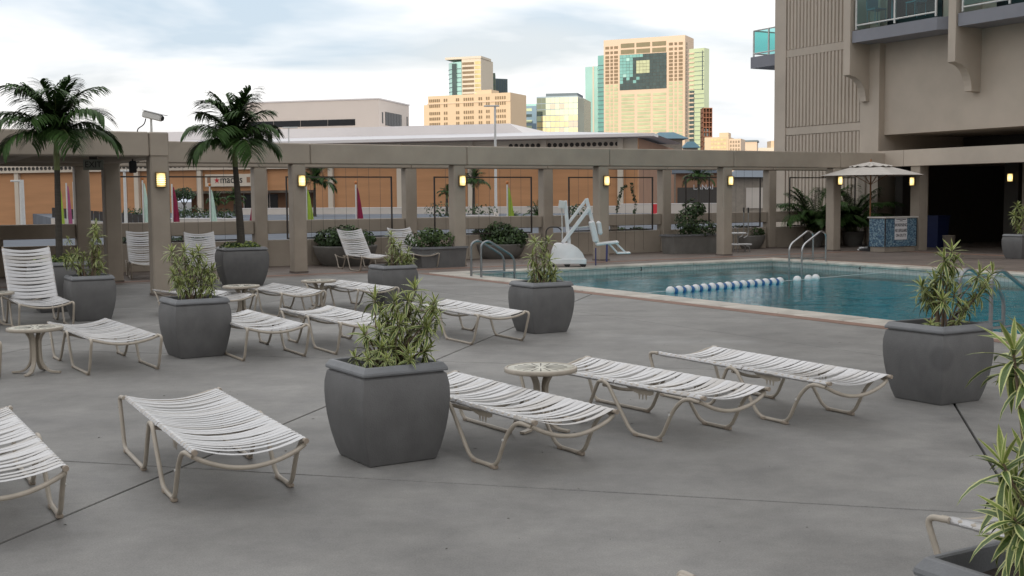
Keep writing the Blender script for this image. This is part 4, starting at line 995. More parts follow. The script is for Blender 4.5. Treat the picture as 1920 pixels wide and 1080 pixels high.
# two-step stand with steel rails, half behind a column
q = G(1390, 472); sq = thing('step_stand', 'two-step white stand with bent steel rails beside a pergola column', 'step stand', (q.x, q.y, 0), R(10)); k = q.y/F_PX
for z, w, x in ((14*k, .62, -.05), (35*k, .46, -.14)):
    mb = MB(); mb.box((x, 0, z), (w, .42, .045), 0, 0, .02); mb.build('step', 'white_plastic', sq)
for d in (-.18, .18):
    mb = MB(); mb.tube(rounded([(-.18, d, 0), (-.18, d, .70), (-.30, d, .74)], .08, 5), .016, 8); mb.build('rail', 'steel', sq)
    mb = MB(); mb.tube(rounded([(.0, d, .42), (.10, d, .46), (.14, d, .55), (.14, d, 1.28)], .08, 5), .016, 8); g_ = mb.build('rail', 'steel', sq)
    mb = MB(); mb.tube([(.14, d, 1.16), (.14, d, 1.31)], .024, 8); mb.build('grip', 'rubber', g_)
    mb = MB(); mb.tube(rounded([(.08, d, .18), (.18, d, .16), (.19, d, 0)], .06, 5), .016, 8); mb.build('leg', 'steel', sq)
# things in the dark opening
q = UV(29.9, 25.2); t = thing('recycling_bin', 'blue bin standing in the dark opening behind the counter column', 'bin', q, R(30))
mb = MB(); mb.hexa([(-.22, -.25, 0), (.22, -.25, 0), (.22, .25, 0), (-.22, .25, 0)], [(-.27, -.30, .95), (.27, -.30, .95), (.27, .30, .95), (-.27, .30, .95)]); mb.build('body', 'blue_bin', t)
mb = MB(); mb.box((0, 0, .975), (.58, .64, .05), 0, 0, .01); mb.build('lid', 'blue_bin', t)
q = UV(29.3, 24.2); t = thing('bucket', 'pale bucket beside the blue bin', 'bucket', q)
mb = MB(); mb.lathe([(.14, 0), (.19, .40), (.20, .41), (.185, .41), (.14, .03)], 20); mb.build('body', 'tan_pot', t)
q = G(1622, 470); t = thing('folded_towels', 'small pile of white towels at the counter foot', 'towels', (q.x, q.y, 0), R(20))
for z, w in ((.03, .42), (.085, .30)): mb = MB(); mb.box((0, 0, z), (w, .24, .055), 0, 0, .02); mb.build('towel', 'white_plastic', t)

# ================================================================== HOTEL
hot = thing('hotel_building', 'tall beige hotel block with ribbed panels and balconies at right', 'building', (0, 0, 0))
HT = 34.0
def hbox(name, u0, u1, v0, v1, z0, z1, m, parent=hot):
    mb = MB(); uvbox(mb, u0, u1, v0, v1, z0, z1); return mb.build(name, m, parent)
hbox('wall', 30.16, 44, -14, 27.6, 3.62, HT, 'hotel_wall'); hbox('wall', 30.0, 44, 27.602, 32.55, -.4, HT, 'hotel_wall')
# end pilaster strips and the ribbed panels, every rib its own piece
hbox('corner_strip', 29.90, 29.998, 31.98, 32.55, -.4, HT, 'hotel_wall'); hbox('pilaster', 29.90, 29.998, 27.6, 28.42, -.4, HT, 'hotel_wall')
b = MB(); b.prism([(-.062, 0), (.062, 0), (.045, -.05), (-.045, -.05)], 0, 1); ribme = b.mesh('rib', 'hotel_rib')
for z0_, z1_ in ((.5, 3.79), (4.11, 6.58), (6.86, 9.33), (9.61, 12.08)):
    pn = hbox('ribbed_panel', 29.97, 29.999, 28.44, 31.96, z0_-.02, z1_+.02, 'hotel_rib')
    for k in range(21): o = put('rib', ribme, pn, UV(29.971, 28.52+k*3.36/20, z0_), R(-60)); o.scale.z = z1_-z0_
for z in (3.95, 6.72, 9.47): hbox('string_course', 29.93, 29.996, 28.42, 31.98, z-.13, z+.13, 'hotel_wall')
# fins that carry the balconies, each with a curved underside
def fin(v):
    mb = MB(); u_out, u_in = 29.0, 30.155; pr = [(u_in, 4.72), (u_in-.40, 4.74)]
    for k in range(9): a = k/8*math.pi/2; pr.append((u_in-.40-(u_in-.40-u_out-.10)*(1-math.cos(a)), 4.74+.80*math.sin(a)))
    pr += [(u_out, 5.58), (u_out, HT), (u_in, HT)]
    n = len(pr); vs = [UV(u_, v-.0, z_) for u_, z_ in pr]+[UV(u_, v+.27, z_) for u_, z_ in pr]
    mb.add(vs, [tuple(range(n)), tuple(range(2*n-1, n-1, -1))]+[(i, n+i, n+(i+1) % n, (i+1) % n) for i in range(n)]); mb.build('balcony_fin', 'hotel_wall', hot)
for v in (28.03, 23.86, 19.69, 15.52): fin(v)
def balcony(v0, v1, z, u0=29.06, deep=1.09, furn=True):
    mb = MB(); mb.prism([UV(u0, v0+.45), UV(u0+.4, v0), UV(u0+deep, v0), UV(u0+deep, v1), UV(u0, v1)], z, z+.38); sb_ = mb.build('balcony_slab', 'hotel_slab', hot)
    def rail(a, b, zc, r): mb = MB(); mb.tube([UV(*a, zc), UV(*b, zc)], r, 8); mb.build('handrail', 'white_metal', sb_)
    ra = u0+.08; v0 += .45
    for zc in (z+.55, z+1.40): rail((ra, v0+.1), (ra, v1-.1), zc, .028)
    n = 2
    for k in range(n+1):
        v_ = v0+.1+(v1-v0-.2)*k/n; mb = MB(); mb.box(UV(ra, v_, z+.91), (.05, .05, .98), R(30)); mb.build('baluster', 'white_metal', sb_)
    for k in range(n):
        a = v0+.14+(v1-v0-.2)*k/n; b2 = v0+.06+(v1-v0-.2)*(k+1)/n; mb = MB(); mb.add([UV(ra, a, z+.60), UV(ra, b2, z+.60), UV(ra, b2, z+1.37), UV(ra, a, z+1.37)], [(0, 1, 2, 3)]); mb.build('glass_pane', 'rail_glass', sb_)
    # sliding door behind
    mb = MB(); mb.prism([UV(30.12, v0+.7), UV(30.155, v0+.7), UV(30.155, v1-.5), UV(30.12, v1-.5)], z+.44, z+2.6); mb.build('balcony_door', 'glass_dark', sb_)
for z in (6.60, 9.35, 12.1, 14.85):
    balcony(24.16, 28.0, z); balcony(19.99, 23.83, z); balcony(15.82, 19.66, z)
# balcony table and two chairs seen through the glass
for v_, lb in ((26.6, 'green balcony table behind the tinted glass'),):
    q = UV(29.35, v_, 7.17); t = thing('balcony_table', lb, 'table', q); mb = MB(); mb.lathe([(.33, .68), (.33, .70)], 20); mb.build('top', 'roof_blue', t); mb = MB(); mb.tube([(0, 0, 0), (0, 0, .68)], .03, 8); mb.lathe([(.2, 0), (.2, .02)], 14); mb.build('pedestal', 'roof_blue', t)
for v_, rz, lb in ((27.3, 20, 'dark balcony chair left of the green table'), (25.7, 200, 'dark balcony chair right of the green table')):
    q = UV(29.4, v_, 7.17); t = thing('balcony_chair', lb, 'chair', q, R(rz), 'chairs on the balcony'); mb = MB(); mb.box((0, 0, .43), (.45, .45, .05), 0, 0, .01); mb.build('seat', 'roof_blue', t)
    mb = MB(); mb.box((0, .22, .70), (.45, .04, .5), 0, 0, .01); mb.build('backrest', 'roof_blue', t)
    for sx in (-.2, .2):
        for sy in (-.2, .2): mb = MB(); mb.tube([(sx, sy, 0), (sx, sy, .42)], .014, 6); mb.build('leg', 'roof_blue', t)
# balcony on the far end wall
eb = hbox('balcony_slab', 30.3, 33.0, 32.56, 34.3, 6.45, 6.87, 'hotel_slab')
for zc in (7.0, 7.85):
    for a, b2 in (((30.38, 32.6), (30.38, 34.22)), ((30.38, 34.22), (33, 34.22))): mb = MB(); mb.tube([UV(*a, zc), UV(*b2, zc)], .028, 8); mb.build('handrail', 'white_metal', eb)
for a in ((30.38, 34.22), (30.38, 33.4), (31.6, 34.22), (32.9, 34.22)): mb = MB(); mb.box(UV(*a, 7.36), (.05, .05, .98), R(30)); mb.build('baluster', 'white_metal', eb)
for a, b2 in (((30.38, 32.62), (30.38, 33.36)), ((30.38, 33.44), (30.38, 34.18)), ((30.44, 34.22), (31.56, 34.22)), ((31.64, 34.22), (32.86, 34.22))):
    d = UV(*b2)-UV(*a); nn = Vector((-d.y, d.x, 0)).normalized()*.005; A, B = UV(*a), UV(*b2); mb = MB(); mb.add([A+Vector((0, 0, 7.03)), B+Vector((0, 0, 7.03)), B+Vector((0, 0, 7.82)), A+Vector((0, 0, 7.82))], [(0, 1, 2, 3)]); mb.build('glass_pane', 'rail_glass', eb)
# podium: fascia beams on columns in front of a deep shaded opening
vs_ = [26.6, 24.6, 19.9, 15.7, 11.5, 7.3, 3.1, -1.0]
for a, b2 in zip(vs_[:-1], vs_[1:]):
    mb = MB(); uvbox(mb, 27.72, 28.3, b2+.006, a-.006, BZ0+.04, BZ1+.06); mb.build('fascia_beam', 'hotel_wall', hot)
hbox('podium_roof', 28.31, 30.10, -1, 27.5, 2.66, 2.90, 'beige'); hbox('podium_roof', 30.1, 44, -1, 27.55, 2.60, 2.85, 'beige')
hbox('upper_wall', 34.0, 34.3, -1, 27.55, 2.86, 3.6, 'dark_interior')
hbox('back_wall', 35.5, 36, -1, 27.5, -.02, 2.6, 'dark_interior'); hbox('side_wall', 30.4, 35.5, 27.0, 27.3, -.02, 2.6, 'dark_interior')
for v in (24.2, 20.0, 15.8, 11.6):
    hbox('podium_column', 27.78, 28.13, v-.17, v+.17, 0, BZ0+.03, 'beige')
for v in (26.9, 22.8): hbox('inner_column', 31.0, 31.34, v-.17, v+.17, 0, 2.59, 'beige')
# unseen box added behind the viewer to keep the low sun off the court
mb = MB(); mb.box((-20, -160, 24), (420, 16, 54)); mb.build('sun_blocker', 'hotel_wall', hot)
wall_lamp(UV(27.74, 24.2+.06, LZ+.02), R(-60), 'lit lamp on the column behind the right edge of the parasol')
q = AT(1894, 333, 36.0); wall_lamp(q, R(-30), 'lit lamp alone in the dark opening at far right')
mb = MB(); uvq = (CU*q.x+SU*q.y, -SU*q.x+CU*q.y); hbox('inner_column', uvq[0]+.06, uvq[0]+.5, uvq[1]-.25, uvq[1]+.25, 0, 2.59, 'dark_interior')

# ================================================================== MALL AND STREET BEYOND THE PARAPET
mb = MB(); mb.v = []; 
rd = [UV(-10.5, 29.4), UV(120, 29.4), Vector((150, 260, 0)), Vector((-46, 260, 0)), Vector((-57, 140, 0)), AT(150, 415, 70)]
mb.prism([(p.x, p.y) for p in rd], -3.0, .30); o = mb.build('road', 'road_pale'); o['kind'] = 'structure'
MO = Vector((-58.5, 140, 0)); ma = R(-15); MX = Vector((math.cos(ma), math.sin(ma), 0)); MN = Vector((math.sin(ma), -math.cos(ma), 0))
mall = thing('shopping_mall', 'long low tan shopping mall with pale columns and flat pale roof', 'building', MO, ma)
def mbox(name, s0, s1, o0, o1, z0, z1, m, parent=mall):
    mb = MB(); mb.box(((s0+s1)/2, -(o0+o1)/2, (z0+z1)/2), (s1-s0, abs(o1-o0), z1-z0)); return mb.build(name, m, parent)
mbox('wall', -45, 20.5, -1, 0, -3, 7.7, 'brick_wall'); mbox('wall', 38, 74, -1, 0, -3, 7.7, 'brick_wall'); mbox('wall', 20.5, 38, -1, 0, 2.75, 7.7, 'brick_wall')
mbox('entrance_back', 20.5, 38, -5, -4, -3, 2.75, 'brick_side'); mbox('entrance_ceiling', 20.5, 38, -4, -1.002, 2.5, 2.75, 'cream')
for s in (27.4, 28.5, 29.6, 30.7): d_ = mbox('door', s, s+.95, -4, -3.95, .3, 2.35, 'glass_dark'); mbox('door_frame', s-.08, s, -4, -3.9, .3, 2.45, 'mall_white', d_)
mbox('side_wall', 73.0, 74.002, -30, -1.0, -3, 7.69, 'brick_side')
for k in range(-5, 10):
    mbox('pilaster', k*8.03-.28, k*8.03+.28, .002, .45, -3, 5.1 if k < 5 else 7.68, 'cream')
mbox('cornice_band', -45, 39, .003, .60, 5.12, 6.0, 'cream')
b = MB(); b.lathe([(.20, 0), (.20, .04), (.15, .045), (.15, .01), (.001, .01)], 14); b2m = b.mesh('round_opening', 'dark_interior'); b2m.transform(Matrix.Rotation(R(90), 4, 'X'))
for k in range(58): put('round_opening', b2m, mall, (-9+k*.55, -.605, 5.60))
mbox('frieze', 39.02, 74, .003, .10, 6.55, 7.68, 'cream')
for k in range(20): o = put('round_opening', b2m, mall, (60.6+k*.595, -.105, 7.12)); o.scale = (1.1, 1, 1.1)
mbox('eave', 5, 76, -.9, 2.4, 7.72, 8.02, 'mall_white')
mb = MB(); mb.hexa([(5, -2.2, 8.021), (75.8, -2.2, 8.021), (75.8, 24, 8.021), (5, 24, 8.021)], [(5, 7, 8.9), (64, 7, 8.9), (64, 24, 8.9), (5, 24, 8.9)]); mb.build('roof', 'roof_pale', mall)
mb = MB(); mb.hexa([(-45, 5.6, 7.7), (60.5, 7.2, 8.6), (69, 24, 8.2), (-45, 24, 7.7)], [(-45, 5.6, 9.9), (58.5, 7.2, 9.95), (58.5, 24, 9.95), (-45, 24, 9.9)]); mb.build('upper_roof', 'mall_white', mall)
mbox('parapet_cap', -45, 4.9, -1, 1.2, 7.72, 8.5, 'mall_white')
# store sign: panel, star and letters
sg = thing('store_sign', 'cream sign panel with red star and dark letters on the mall wall', 'sign', MO+MX*27.9+MN*.3, ma)
mb = MB(); mb.box((0, -.15, 3.92), (5.9, .25, 1.38), 0, 0, .03); mb.build('panel', 'cream', sg)
st = []
for k in range(10): a = math.pi/2+k*math.pi/5; rr = .36 if k % 2 == 0 else .145; st.append((rr*math.cos(a), rr*math.sin(a)))
mb = MB(); mb.add([(x, -.31, z) for x, z in st]+[(x, -.28, z) for x, z in st], [tuple(range(9, -1, -1)), tuple(range(10, 20))]+[(i, (i+1) % 10, 10+(i+1) % 10, 10+i) for i in range(10)]); mb.build('star', 'ink_red', sg, (-1.45, 0, 3.92))
text('lettering', "macy's", 1.15, (.35, -.30, 3.98), 0, 'ink', sg, .02, .92)
for x in (-2.45, 2.45): mb = MB(); mb.box((x, -.285, 3.95), (.42, .02, .62)); mb.build('ornament', 'brick_side', sg)
# white office block behind
OB = AT(712, 300, 148); OB.z = 0
ob = thing('office_block', 'plain pale office block with dark ribbon windows above the mall roof', 'building', OB, ma)
mb = MB(); mb.hexa([(-18.5, 0, -3), (0, 0, -3), (0, 11, -3), (-18.5, 11, -3)], [(-18.5, 0, 14.1), (0, 0, 14.1), (0, 11, 14.1), (-18.5, 11, 14.1)]); mb.build('wall', 'office_pink', ob)
mb = MB(); mb.box((-9.25, 5.5, 14.2), (18.7, 11.2, .16)); mb.build('coping', 'mall_white', ob)
for k in range(4): mb = MB(); mb.box((-18.2+k*3.75+1.9, -.02, 11.35), (3.68, .06, .78)); mb.build('window', 'glass_dark', ob)
for k in range(6): mb = MB(); mb.box((.02, 2.6+k*1.0, 11.85), (.06, .93, 1.7)); mb.build('window', 'glass_dark', ob)
for y in (1.2, 10.2): mb = MB(); mb.box((.02, y, 11.9), (.05, .35, 1.4)); mb.build('window', 'glass_dark', ob)
mb = MB(); mb.hexa([(2, 12, 7), (24, 12, 7), (24, 20, 7), (2, 20, 7)], [(2, 12, 11.0), (9, 12, 11.0), (9, 20, 11.0), (2, 20, 11.0)]); mb.build('roof_house', 'mall_white', ob)
# low walls by the mall road
def low_wall(px0, px1, D0, D1, z0, z1, label, m='low_wall'):
    a, b2 = AT(px0, 400, D0), AT(px1, 400, D1); d = b2-a; L = math.hypot(d.x, d.y); t = thing('low_wall', label, 'wall', (a.x, a.y, 0), math.atan2(d.y, d.x), 'low walls beyond the parapet')
    mb = MB(); mb.box((L/2, 0, (z0+z1)/2), (L, .3, z1-z0)); mb.build('wall', m, t); mb = MB(); mb.box((L/2, 0, z1+.03), (L, .36, .06)); mb.build('cap', 'mall_white', t)
low_wall(318, 452, 76, 72, -.5, .50, 'white low wall behind the mint flag and the palm trunk'); low_wall(454, 1190, 112, 100, .2, .86, 'long pale low wall in front of the brick mall')
low_wall(1165, 1345, 99, 96, .2, 1.05, 'pale low wall behind the red barrier')
low_wall(862, 928, 60, 60, .1, .75, 'short pale wall at the foot of the tall lamp pole')
# ramp wall with dark fence at left
a, b2 = AT(99, 425, 68), AT(290, 425, 74); d = b2-a; L = math.hypot(d.x, d.y)
t = thing('ramp_fence', 'dark fence on a sloping white ramp wall at left', 'fence', (a.x, a.y, 0), math.atan2(d.y, d.x))
mb = MB(); mb.hexa([(0, -.15, -3), (L, -.15, -3), (L, .15, -3), (0, .15, -3)], [(0, -.15, .72), (L, -.15, .12), (L, .15, .12), (0, .15, .72)]); mb.build('wall', 'low_wall', t)
for k in range(18):
    x = L*k/18; z = .72-.6*k/18; w = L/18-.06; mb = MB(); mb.hexa([(x, -.03, z+.05), (x+w, -.03, z+.02), (x+w, .03, z+.02), (x, .03, z+.05)], [(x, -.03, z+.62), (x+w, -.03, z+.59), (x+w, .03, z+.59), (x, .03, z+.62)]); mb.build('fence_panel', 'dark_metal', t)
# street lamps
def street_lamp(px, top_y, D, w, arm, label, zb=.3):
    tp = AT(px, top_y, D); t = thing('street_lamp', label, 'street lamp', (tp.x, tp.y, zb), 0, 'pale street lamps'); h = tp.z-zb
    mb = MB(); mb.tube([(0, 0, 0), (0, 0, h)], [w, w*.7], 10); mb.build('pole', 'white_metal', t)
    for s in arm:
        mb = MB(); mb.box((s*.5*D/80, 0, h-.06), (abs(s)*1.0*D/80, .22, .10), 0, 0, .02); mb.build('lamp_head', 'white_metal', t)
    mb = MB(); mb.lathe([(w*1.8, 0), (w*1.8, .4), (w, .42)], 12); mb.build('base', 'low_wall', t)
street_lamp(928, 197, 80, .10, (-.75, .3), 'tall pale street lamp rising above the pergola beam near centre')
street_lamp(541, 238, 100, .07, (-.4, .6), 'small street lamp seen above the beam right of the palm'); street_lamp(40, 337, 60, .16, (-.7,), 'pale street lamp at far left with one arm', -3); street_lamp(233, 318, 60, .10, (-.35, .35), 'pale street lamp between the two left columns', -1)
street_lamp(1239, 330, 75, .06, (.2,), 'thin pale pole beside the red barrier')
# flags hanging limp on poles
def flag(px, top_y, D, m, label, ball=False, dx=1):
    tp = AT(px, top_y, D); zb = .3 if px > 150 else -1.5; t = thing('flagpole', label, 'flag', (tp.x, tp.y, zb), 0, 'limp flags on poles'); h = tp.z-zb
    mb = MB(); mb.tube([(0, 0, 0), (0, 0, h)], .035, 8); mb.build('pole', 'white_metal', t)
    if ball: mb = MB(); mb.lathe([(.001, h), (.06, h+.04), (.075, h+.09), (.05, h+.15), (.001, h+.17)], 10); mb.build('ball', 'orange', t)
    mb = MB(); n = 10; rows = []; r_ = random.Random(int(px))
    for i in range(n+1):
        f = i/n; w = .05+.26*f**.8; z = h-.12-f*(h-.12-.15)*.98; rows.append([(dx*(.04+w*j/6), .06*math.sin(j*1.9+i*.35+px)*f+.02, z-.05*j/6) for j in range(7)])
    vs = [p for r2 in rows for p in r2]; mb.add(vs, [(i*7+j, i*7+j+1, i*7+8+j, i*7+7+j) for i in range(n) for j in range(6)], 0, True); mb.add([(p[0], p[1]+.012, p[2]) for p in vs], [(i*7+j, i*7+7+j, i*7+8+j, i*7+j+1) for i in range(n) for j in range(6)], 0, True); mb.build('flag', m, t)
flag(124, 343, 55, 'flag_pink', 'pink flag just right of the leftmost palm trunk'); flag(109, 345, 55, 'flag_lime', 'lime flag half hidden by the leftmost palm trunk'); flag(137, 341, 56, 'flag_pink', 'pink flag on a pole left of the grey back column')
flag(267, 338, 55, 'flag_mint', 'mint flag between the two left columns', True); flag(322, 345, 55, 'flag_crimson', 'crimson flag just right of the lamp column at left'); flag(393, 350, 55, 'flag_mint', 'mint flag left of the thick palm trunk', True)
flag(479, 352, 55, 'flag_crimson', 'crimson flag right of the thick palm trunk', False, -1); flag(574, 350, 52, 'flag_lime', 'lime flag right of the column with lamp', False); flag(667, 346, 52, 'flag_crimson', 'crimson flag on a ball-topped pole behind the trellis', True); flag(951, 346, 52, 'flag_lime', 'lime flag on a ball-topped pole near the street lamp', True)
# red barrier
q = G(1235, 396, .30); q = AT(1235, 396, 74); t = thing('red_barrier', 'red plastic road barrier with a white arrow beside the pale pole', 'barrier', (q.x, q.y, .3), 0)
mb = MB(); mb.hexa([(-.46, -.22, 0), (.46, -.22, 0), (.46, .22, 0), (-.46, .22, 0)], [(-.42, -.09, .9), (.42, -.09, .9), (.42, .09, .9), (-.42, .09, .9)]); mb.build('body', 'barrier_red', t)
mb = MB(); mb.prism([(-.05, 0), (.05, 0), (.05, .18), (.13, .18), (0, .34), (-.13, .18), (-.05, .18)], -.006, .006); o = mb.build('arrow', 'sign_white', t, (-.1, -.235, .05)); o.rotation_euler = (R(82), 0, 0)
# pavilions at right behind the pergola
q = AT(1268, 400, 104); lp = thing('dark_pavilion', 'dark pavilion with white lettering behind the pergola', 'building', (q.x, q.y, 0), R(-8))
mb = MB(); mb.box((1.9, 2, 1.9), (3.9, 4, 3.6)); mb.build('wall', 'brick_side', lp); mb = MB(); mb.box((1.9, -.06, 1.5), (3.6, .1, 1.9)); mb.build('front_glazing', 'dark_interior', lp); mb = MB(); mb.box((1.9, 1.8, 3.85), (4.6, 5, .3)); mb.build('roof', 'roof_grey', lp)
text('lettering', 'LANAI', .62, (2.35, -.16, 2.45), 0, 'sign_white', lp, .02)
q = AT(1372, 395, 92); gp = thing('grey_roof_pavilion', 'tan pavilion with grey hipped roof behind the pergola columns', 'building', (q.x, q.y, 0), R(-6))
mb = MB(); mb.box((2, 2, 1.7), (4.0, 4, 2.8)); mb.build('wall', 'tan_pot', gp); mb = MB(); mb.hexa([(-.5, -.6, 3.1), (4.6, -.6, 3.1), (4.6, 5, 3.1), (-.5, 5, 3.1)], [(1.2, 1.8, 4.2), (3.2, 1.8, 4.2), (3.2, 2.8, 4.2), (1.2, 2.8, 4.2)]); mb.build('roof', 'roof_grey', gp); mb = MB(); mb.box((2.4, -.03, 1.5), (2.6, .06, 1.6)); mb.build('window', 'low_wall', gp)
# blue roofed towers on the mall
def blue_roof(px0, px1, ye, yt, D, label):
    a, b2 = AT(px0, ye, D), AT(px1, ye, D); ztop = AT(px0, yt, D).z; w = b2.x-a.x; t = thing('blue_roof_pavilion', label, 'building', (a.x, D, .3), 0, 'blue roofed pavilions')
    mb = MB(); mb.box((w/2, w/2, (a.z-.3)/2), (w*.72, w*.72, a.z-.3)); mb.build('wall', 'tan_pot', t); z0_ = a.z-.3; z1_ = ztop-.3; c0 = .32*w
    mb = MB(); mb.hexa([(0, 0, z0_), (w, 0, z0_), (w, w, z0_), (0, w, z0_)], [(c0, c0, z1_), (w-c0, c0, z1_), (w-c0, w-c0, z1_), (c0, w-c0, z1_)]); mb.build('roof', 'roof_blue', t)
blue_roof(1214, 1292, 260, 247, 150, 'pavilion with blue hipped roof in front of the big tower'); blue_roof(1280, 1314, 277, 265, 170, 'smaller blue roof beside the larger blue roof')
# palms, tree and hedges by the mall
for px, yb, yt, D, L, lb, sd in ((590, 395, 352, 95, 2.0, 'dark palm in front of the mall left of the crimson flag', 81), (888, 390, 352, 90, 1.35, 'slim palm beside the lamp column', 82), (838, 392, 372, 92, .8, 'small palm left of the lamp column', 83), (440, 405, 382, 100, 1.0, 'dark palm by the mall entrance', 84), (1310, 400, 345, 85, 1.3, 'palm in front of the dark pavilion', 85), (405, 405, 385, 98, .9, 'palm beside the mint flag', 86)):
    b_ = AT(px, yb, D); b_.z = .3; tp = AT(px, yt, D); palm(b_, tp, .13, .09, 14, L, lb, sd, .3, L*.42, grp='palms by the mall')
for px, yb, D, s, lb, sd in ((1007, 402, 55, .75, 'stubby cycad palm left of the pool lift', 87), (965, 408, 55, .45, 'small cycad beside the lime flag', 88)):
    b_ = AT(px, yb, D); b_.z = .3; tp = Vector((b_.x, b_.y, .30+.55*s)); palm(b_, tp, .13, .12, 20, s, lb, sd, .12, s*.22, nm='cycad', grp='cycads by the road')
def hedge(px0, px1, y0, y1, D, label, sd):
    a, b2 = AT(px0, y1, D), AT(px1, y1, D); zt = AT(px0, y0, D).z; w = b2.x-a.x; n = max(1, int(w/.9)); h = max(.3, zt-.3)
    shrub(Vector(((a.x+b2.x)/2, D, .3)), [((-w/2+w*(k+.5)/n, 0, h*.5), (w/n*.62, .5, h*.55)) for k in range(n)], 90, .22, label, sd, name='hedge', group='hedges by the mall')
hedge(878, 930, 383, 397, 75, 'clipped hedge behind the short pale wall', 91); hedge(1065, 1100, 384, 396, 80, 'hedge behind the pool lift mast', 92); hedge(232, 285, 391, 402, 85, 'dark hedge between the two left columns', 93); hedge(380, 440, 392, 410, 80, 'dark hedge in front of the mall entrance', 94); hedge(800, 845, 380, 402, 80, 'planting left of the lamp column by the road', 95); hedge(330, 378, 388, 404, 90, 'grey green shrubs left of the mint flag', 96)
b_ = AT(345, 400, 105); b_.z = .3; tr = thing('street_tree', 'small round tree in front of the mall at left', 'tree', b_)
mb = MB(); mb.tube([(0, 0, 0), (.05, 0, .9), (0, 0, 1.5)], [.12, .09, .05], 8); mb.tube([(.05, 0, .9), (.5, .1, 1.7)], [.06, .02], 6); mb.tube([(.05, 0, .9), (-.45, -.1, 1.8)], [.06, .02], 6); mb.build('trunk', 'palm_trunk', tr)
mb = MB(); r_ = random.Random(5)
for c_ in ((0, 0, 1.9), (.6, 0, 1.8), (-.6, 0, 1.75), (.2, .3, 2.2), (-.3, -.2, 2.1)): blob(mb, c_, (.55, .5, .4), 160, .24, r_)
o = mb.build('crown', ['shrub'], tr); o['kind'] = 'stuff'

# ================================================================== CITY TOWERS
mat('tower_peach', (.54, .43, .335), .75, .04, .02); mat('tower_tan', (.52, .41, .29), .75, .05, .03); mat('tower_pale', (.52, .47, .40), .7, .05, .03)
mat('win_brown', (.17, .125, .075), .35, .25, .15); mat('win_reflect', (.38, .42, .27), .3, .15, .1); mat('win_gold', (.50, .43, .22), .3, .25, .12)  # pale window colour has the reflected bright sky painted in
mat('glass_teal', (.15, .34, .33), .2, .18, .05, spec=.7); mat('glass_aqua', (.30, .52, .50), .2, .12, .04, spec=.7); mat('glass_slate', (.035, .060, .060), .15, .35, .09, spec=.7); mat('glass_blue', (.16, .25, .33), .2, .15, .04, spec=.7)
mat('tower_green', (.12, .155, .115), .6, .1, .04); mat('tower_bluegrey', (.09, .13, .16), .6, .1, .04); mat('louvre_olive', (.17, .15, .09), .6, .1, .2); mat('glass_lime', (.42, .50, .33), .25, .1, .04, spec=.6); mat('rust', (.22, .09, .05), .7, .2, .2)
class Tower:
    """a tower whose front runs between two picture columns; local x along the front, y away, z up"""
    def __init__(s, name, label, pl, pr, Dl, Dr, cat='tower', group='towers on the skyline'):
        a, b = AT(pl, 300, Dl), AT(pr, 300, Dr); d = b-a; s.L = math.hypot(d.x, d.y); s.a = math.atan2(d.y, d.x); s.o = a; s.pl, s.pr, s.Dl, s.Dr = pl, pr, Dl, Dr
        s.t = thing(name, label, cat, (a.x, a.y, 0), s.a, group)
    def x(s, px):                                  # place along the front that shows at picture column px
        k = ray(px, 300); c, n = math.cos(s.a), math.sin(s.a)
        # o + x*(c,n) parallel to (k.x,k.y)
        return (s.o.y*k.x-s.o.x*k.y)/(c*k.y-n*k.x)
    def z(s, px, py):
        xx = s.x(px); Y = s.o.y+xx*math.sin(s.a); return AT(px, py, Y).z
    def box(s, name, px0, px1, z0, z1, y0, y1, m, parent=None):
        x0, x1 = s.x(px0), s.x(px1); mb = MB(); mb.box(((x0+x1)/2, (y0+y1)/2, (z0+z1)/2), (x1-x0, y1-y0, z1-z0)); return mb.build(name, m, parent or s.t)
# the big peach tower
T = Tower('tower', 'big peach tower with a large dark glass field high in its front', 1132.5, 1284, 927, 900)
zt = T.z(1284, 65.5); Wd = T.L
T.box('wall', 1132.5, 1284, -3, zt, 0, 24, 'tower_peach')
fx = lambda X: (X-65)/815*Wd; zz = lambda Y: zt-(Y-30)/5.4*(905/F_PX)
def win_mesh(w, h, m, d=.5): b = MB(); b.box((0, 0, 0), (w, d, h)); return b.mesh('window', m)
wa, wb = win_mesh(38/815*Wd, 2.0, 'win_brown'), win_mesh(25/815*Wd, 2.0, 'win_brown'); wc, wd_ = win_mesh(38/815*Wd, 2.0, 'win_reflect'), win_mesh(25/815*Wd, 2.0, 'win_reflect')
rows = [110, 160]+[205+36.6*k for k in range(23)]
for i, y_ in enumerate(rows):
    low = i > 9
    for X, big in ((102, 1), (147, 0), (192, 1), (742, 1), (790, 0), (838, 1)):
        put('window', (wc if big else wd_) if low else (wa if big else wb), T.t, (fx(X), -.12, zz(y_)))
lv = win_mesh(137/815*Wd, 3.3, 'louvre_olive')
for X in (310, 467, 626):
    for y_ in (98, 160): put('louvre_panel', lv, T.t, (fx(X), -.10, zz(y_)))
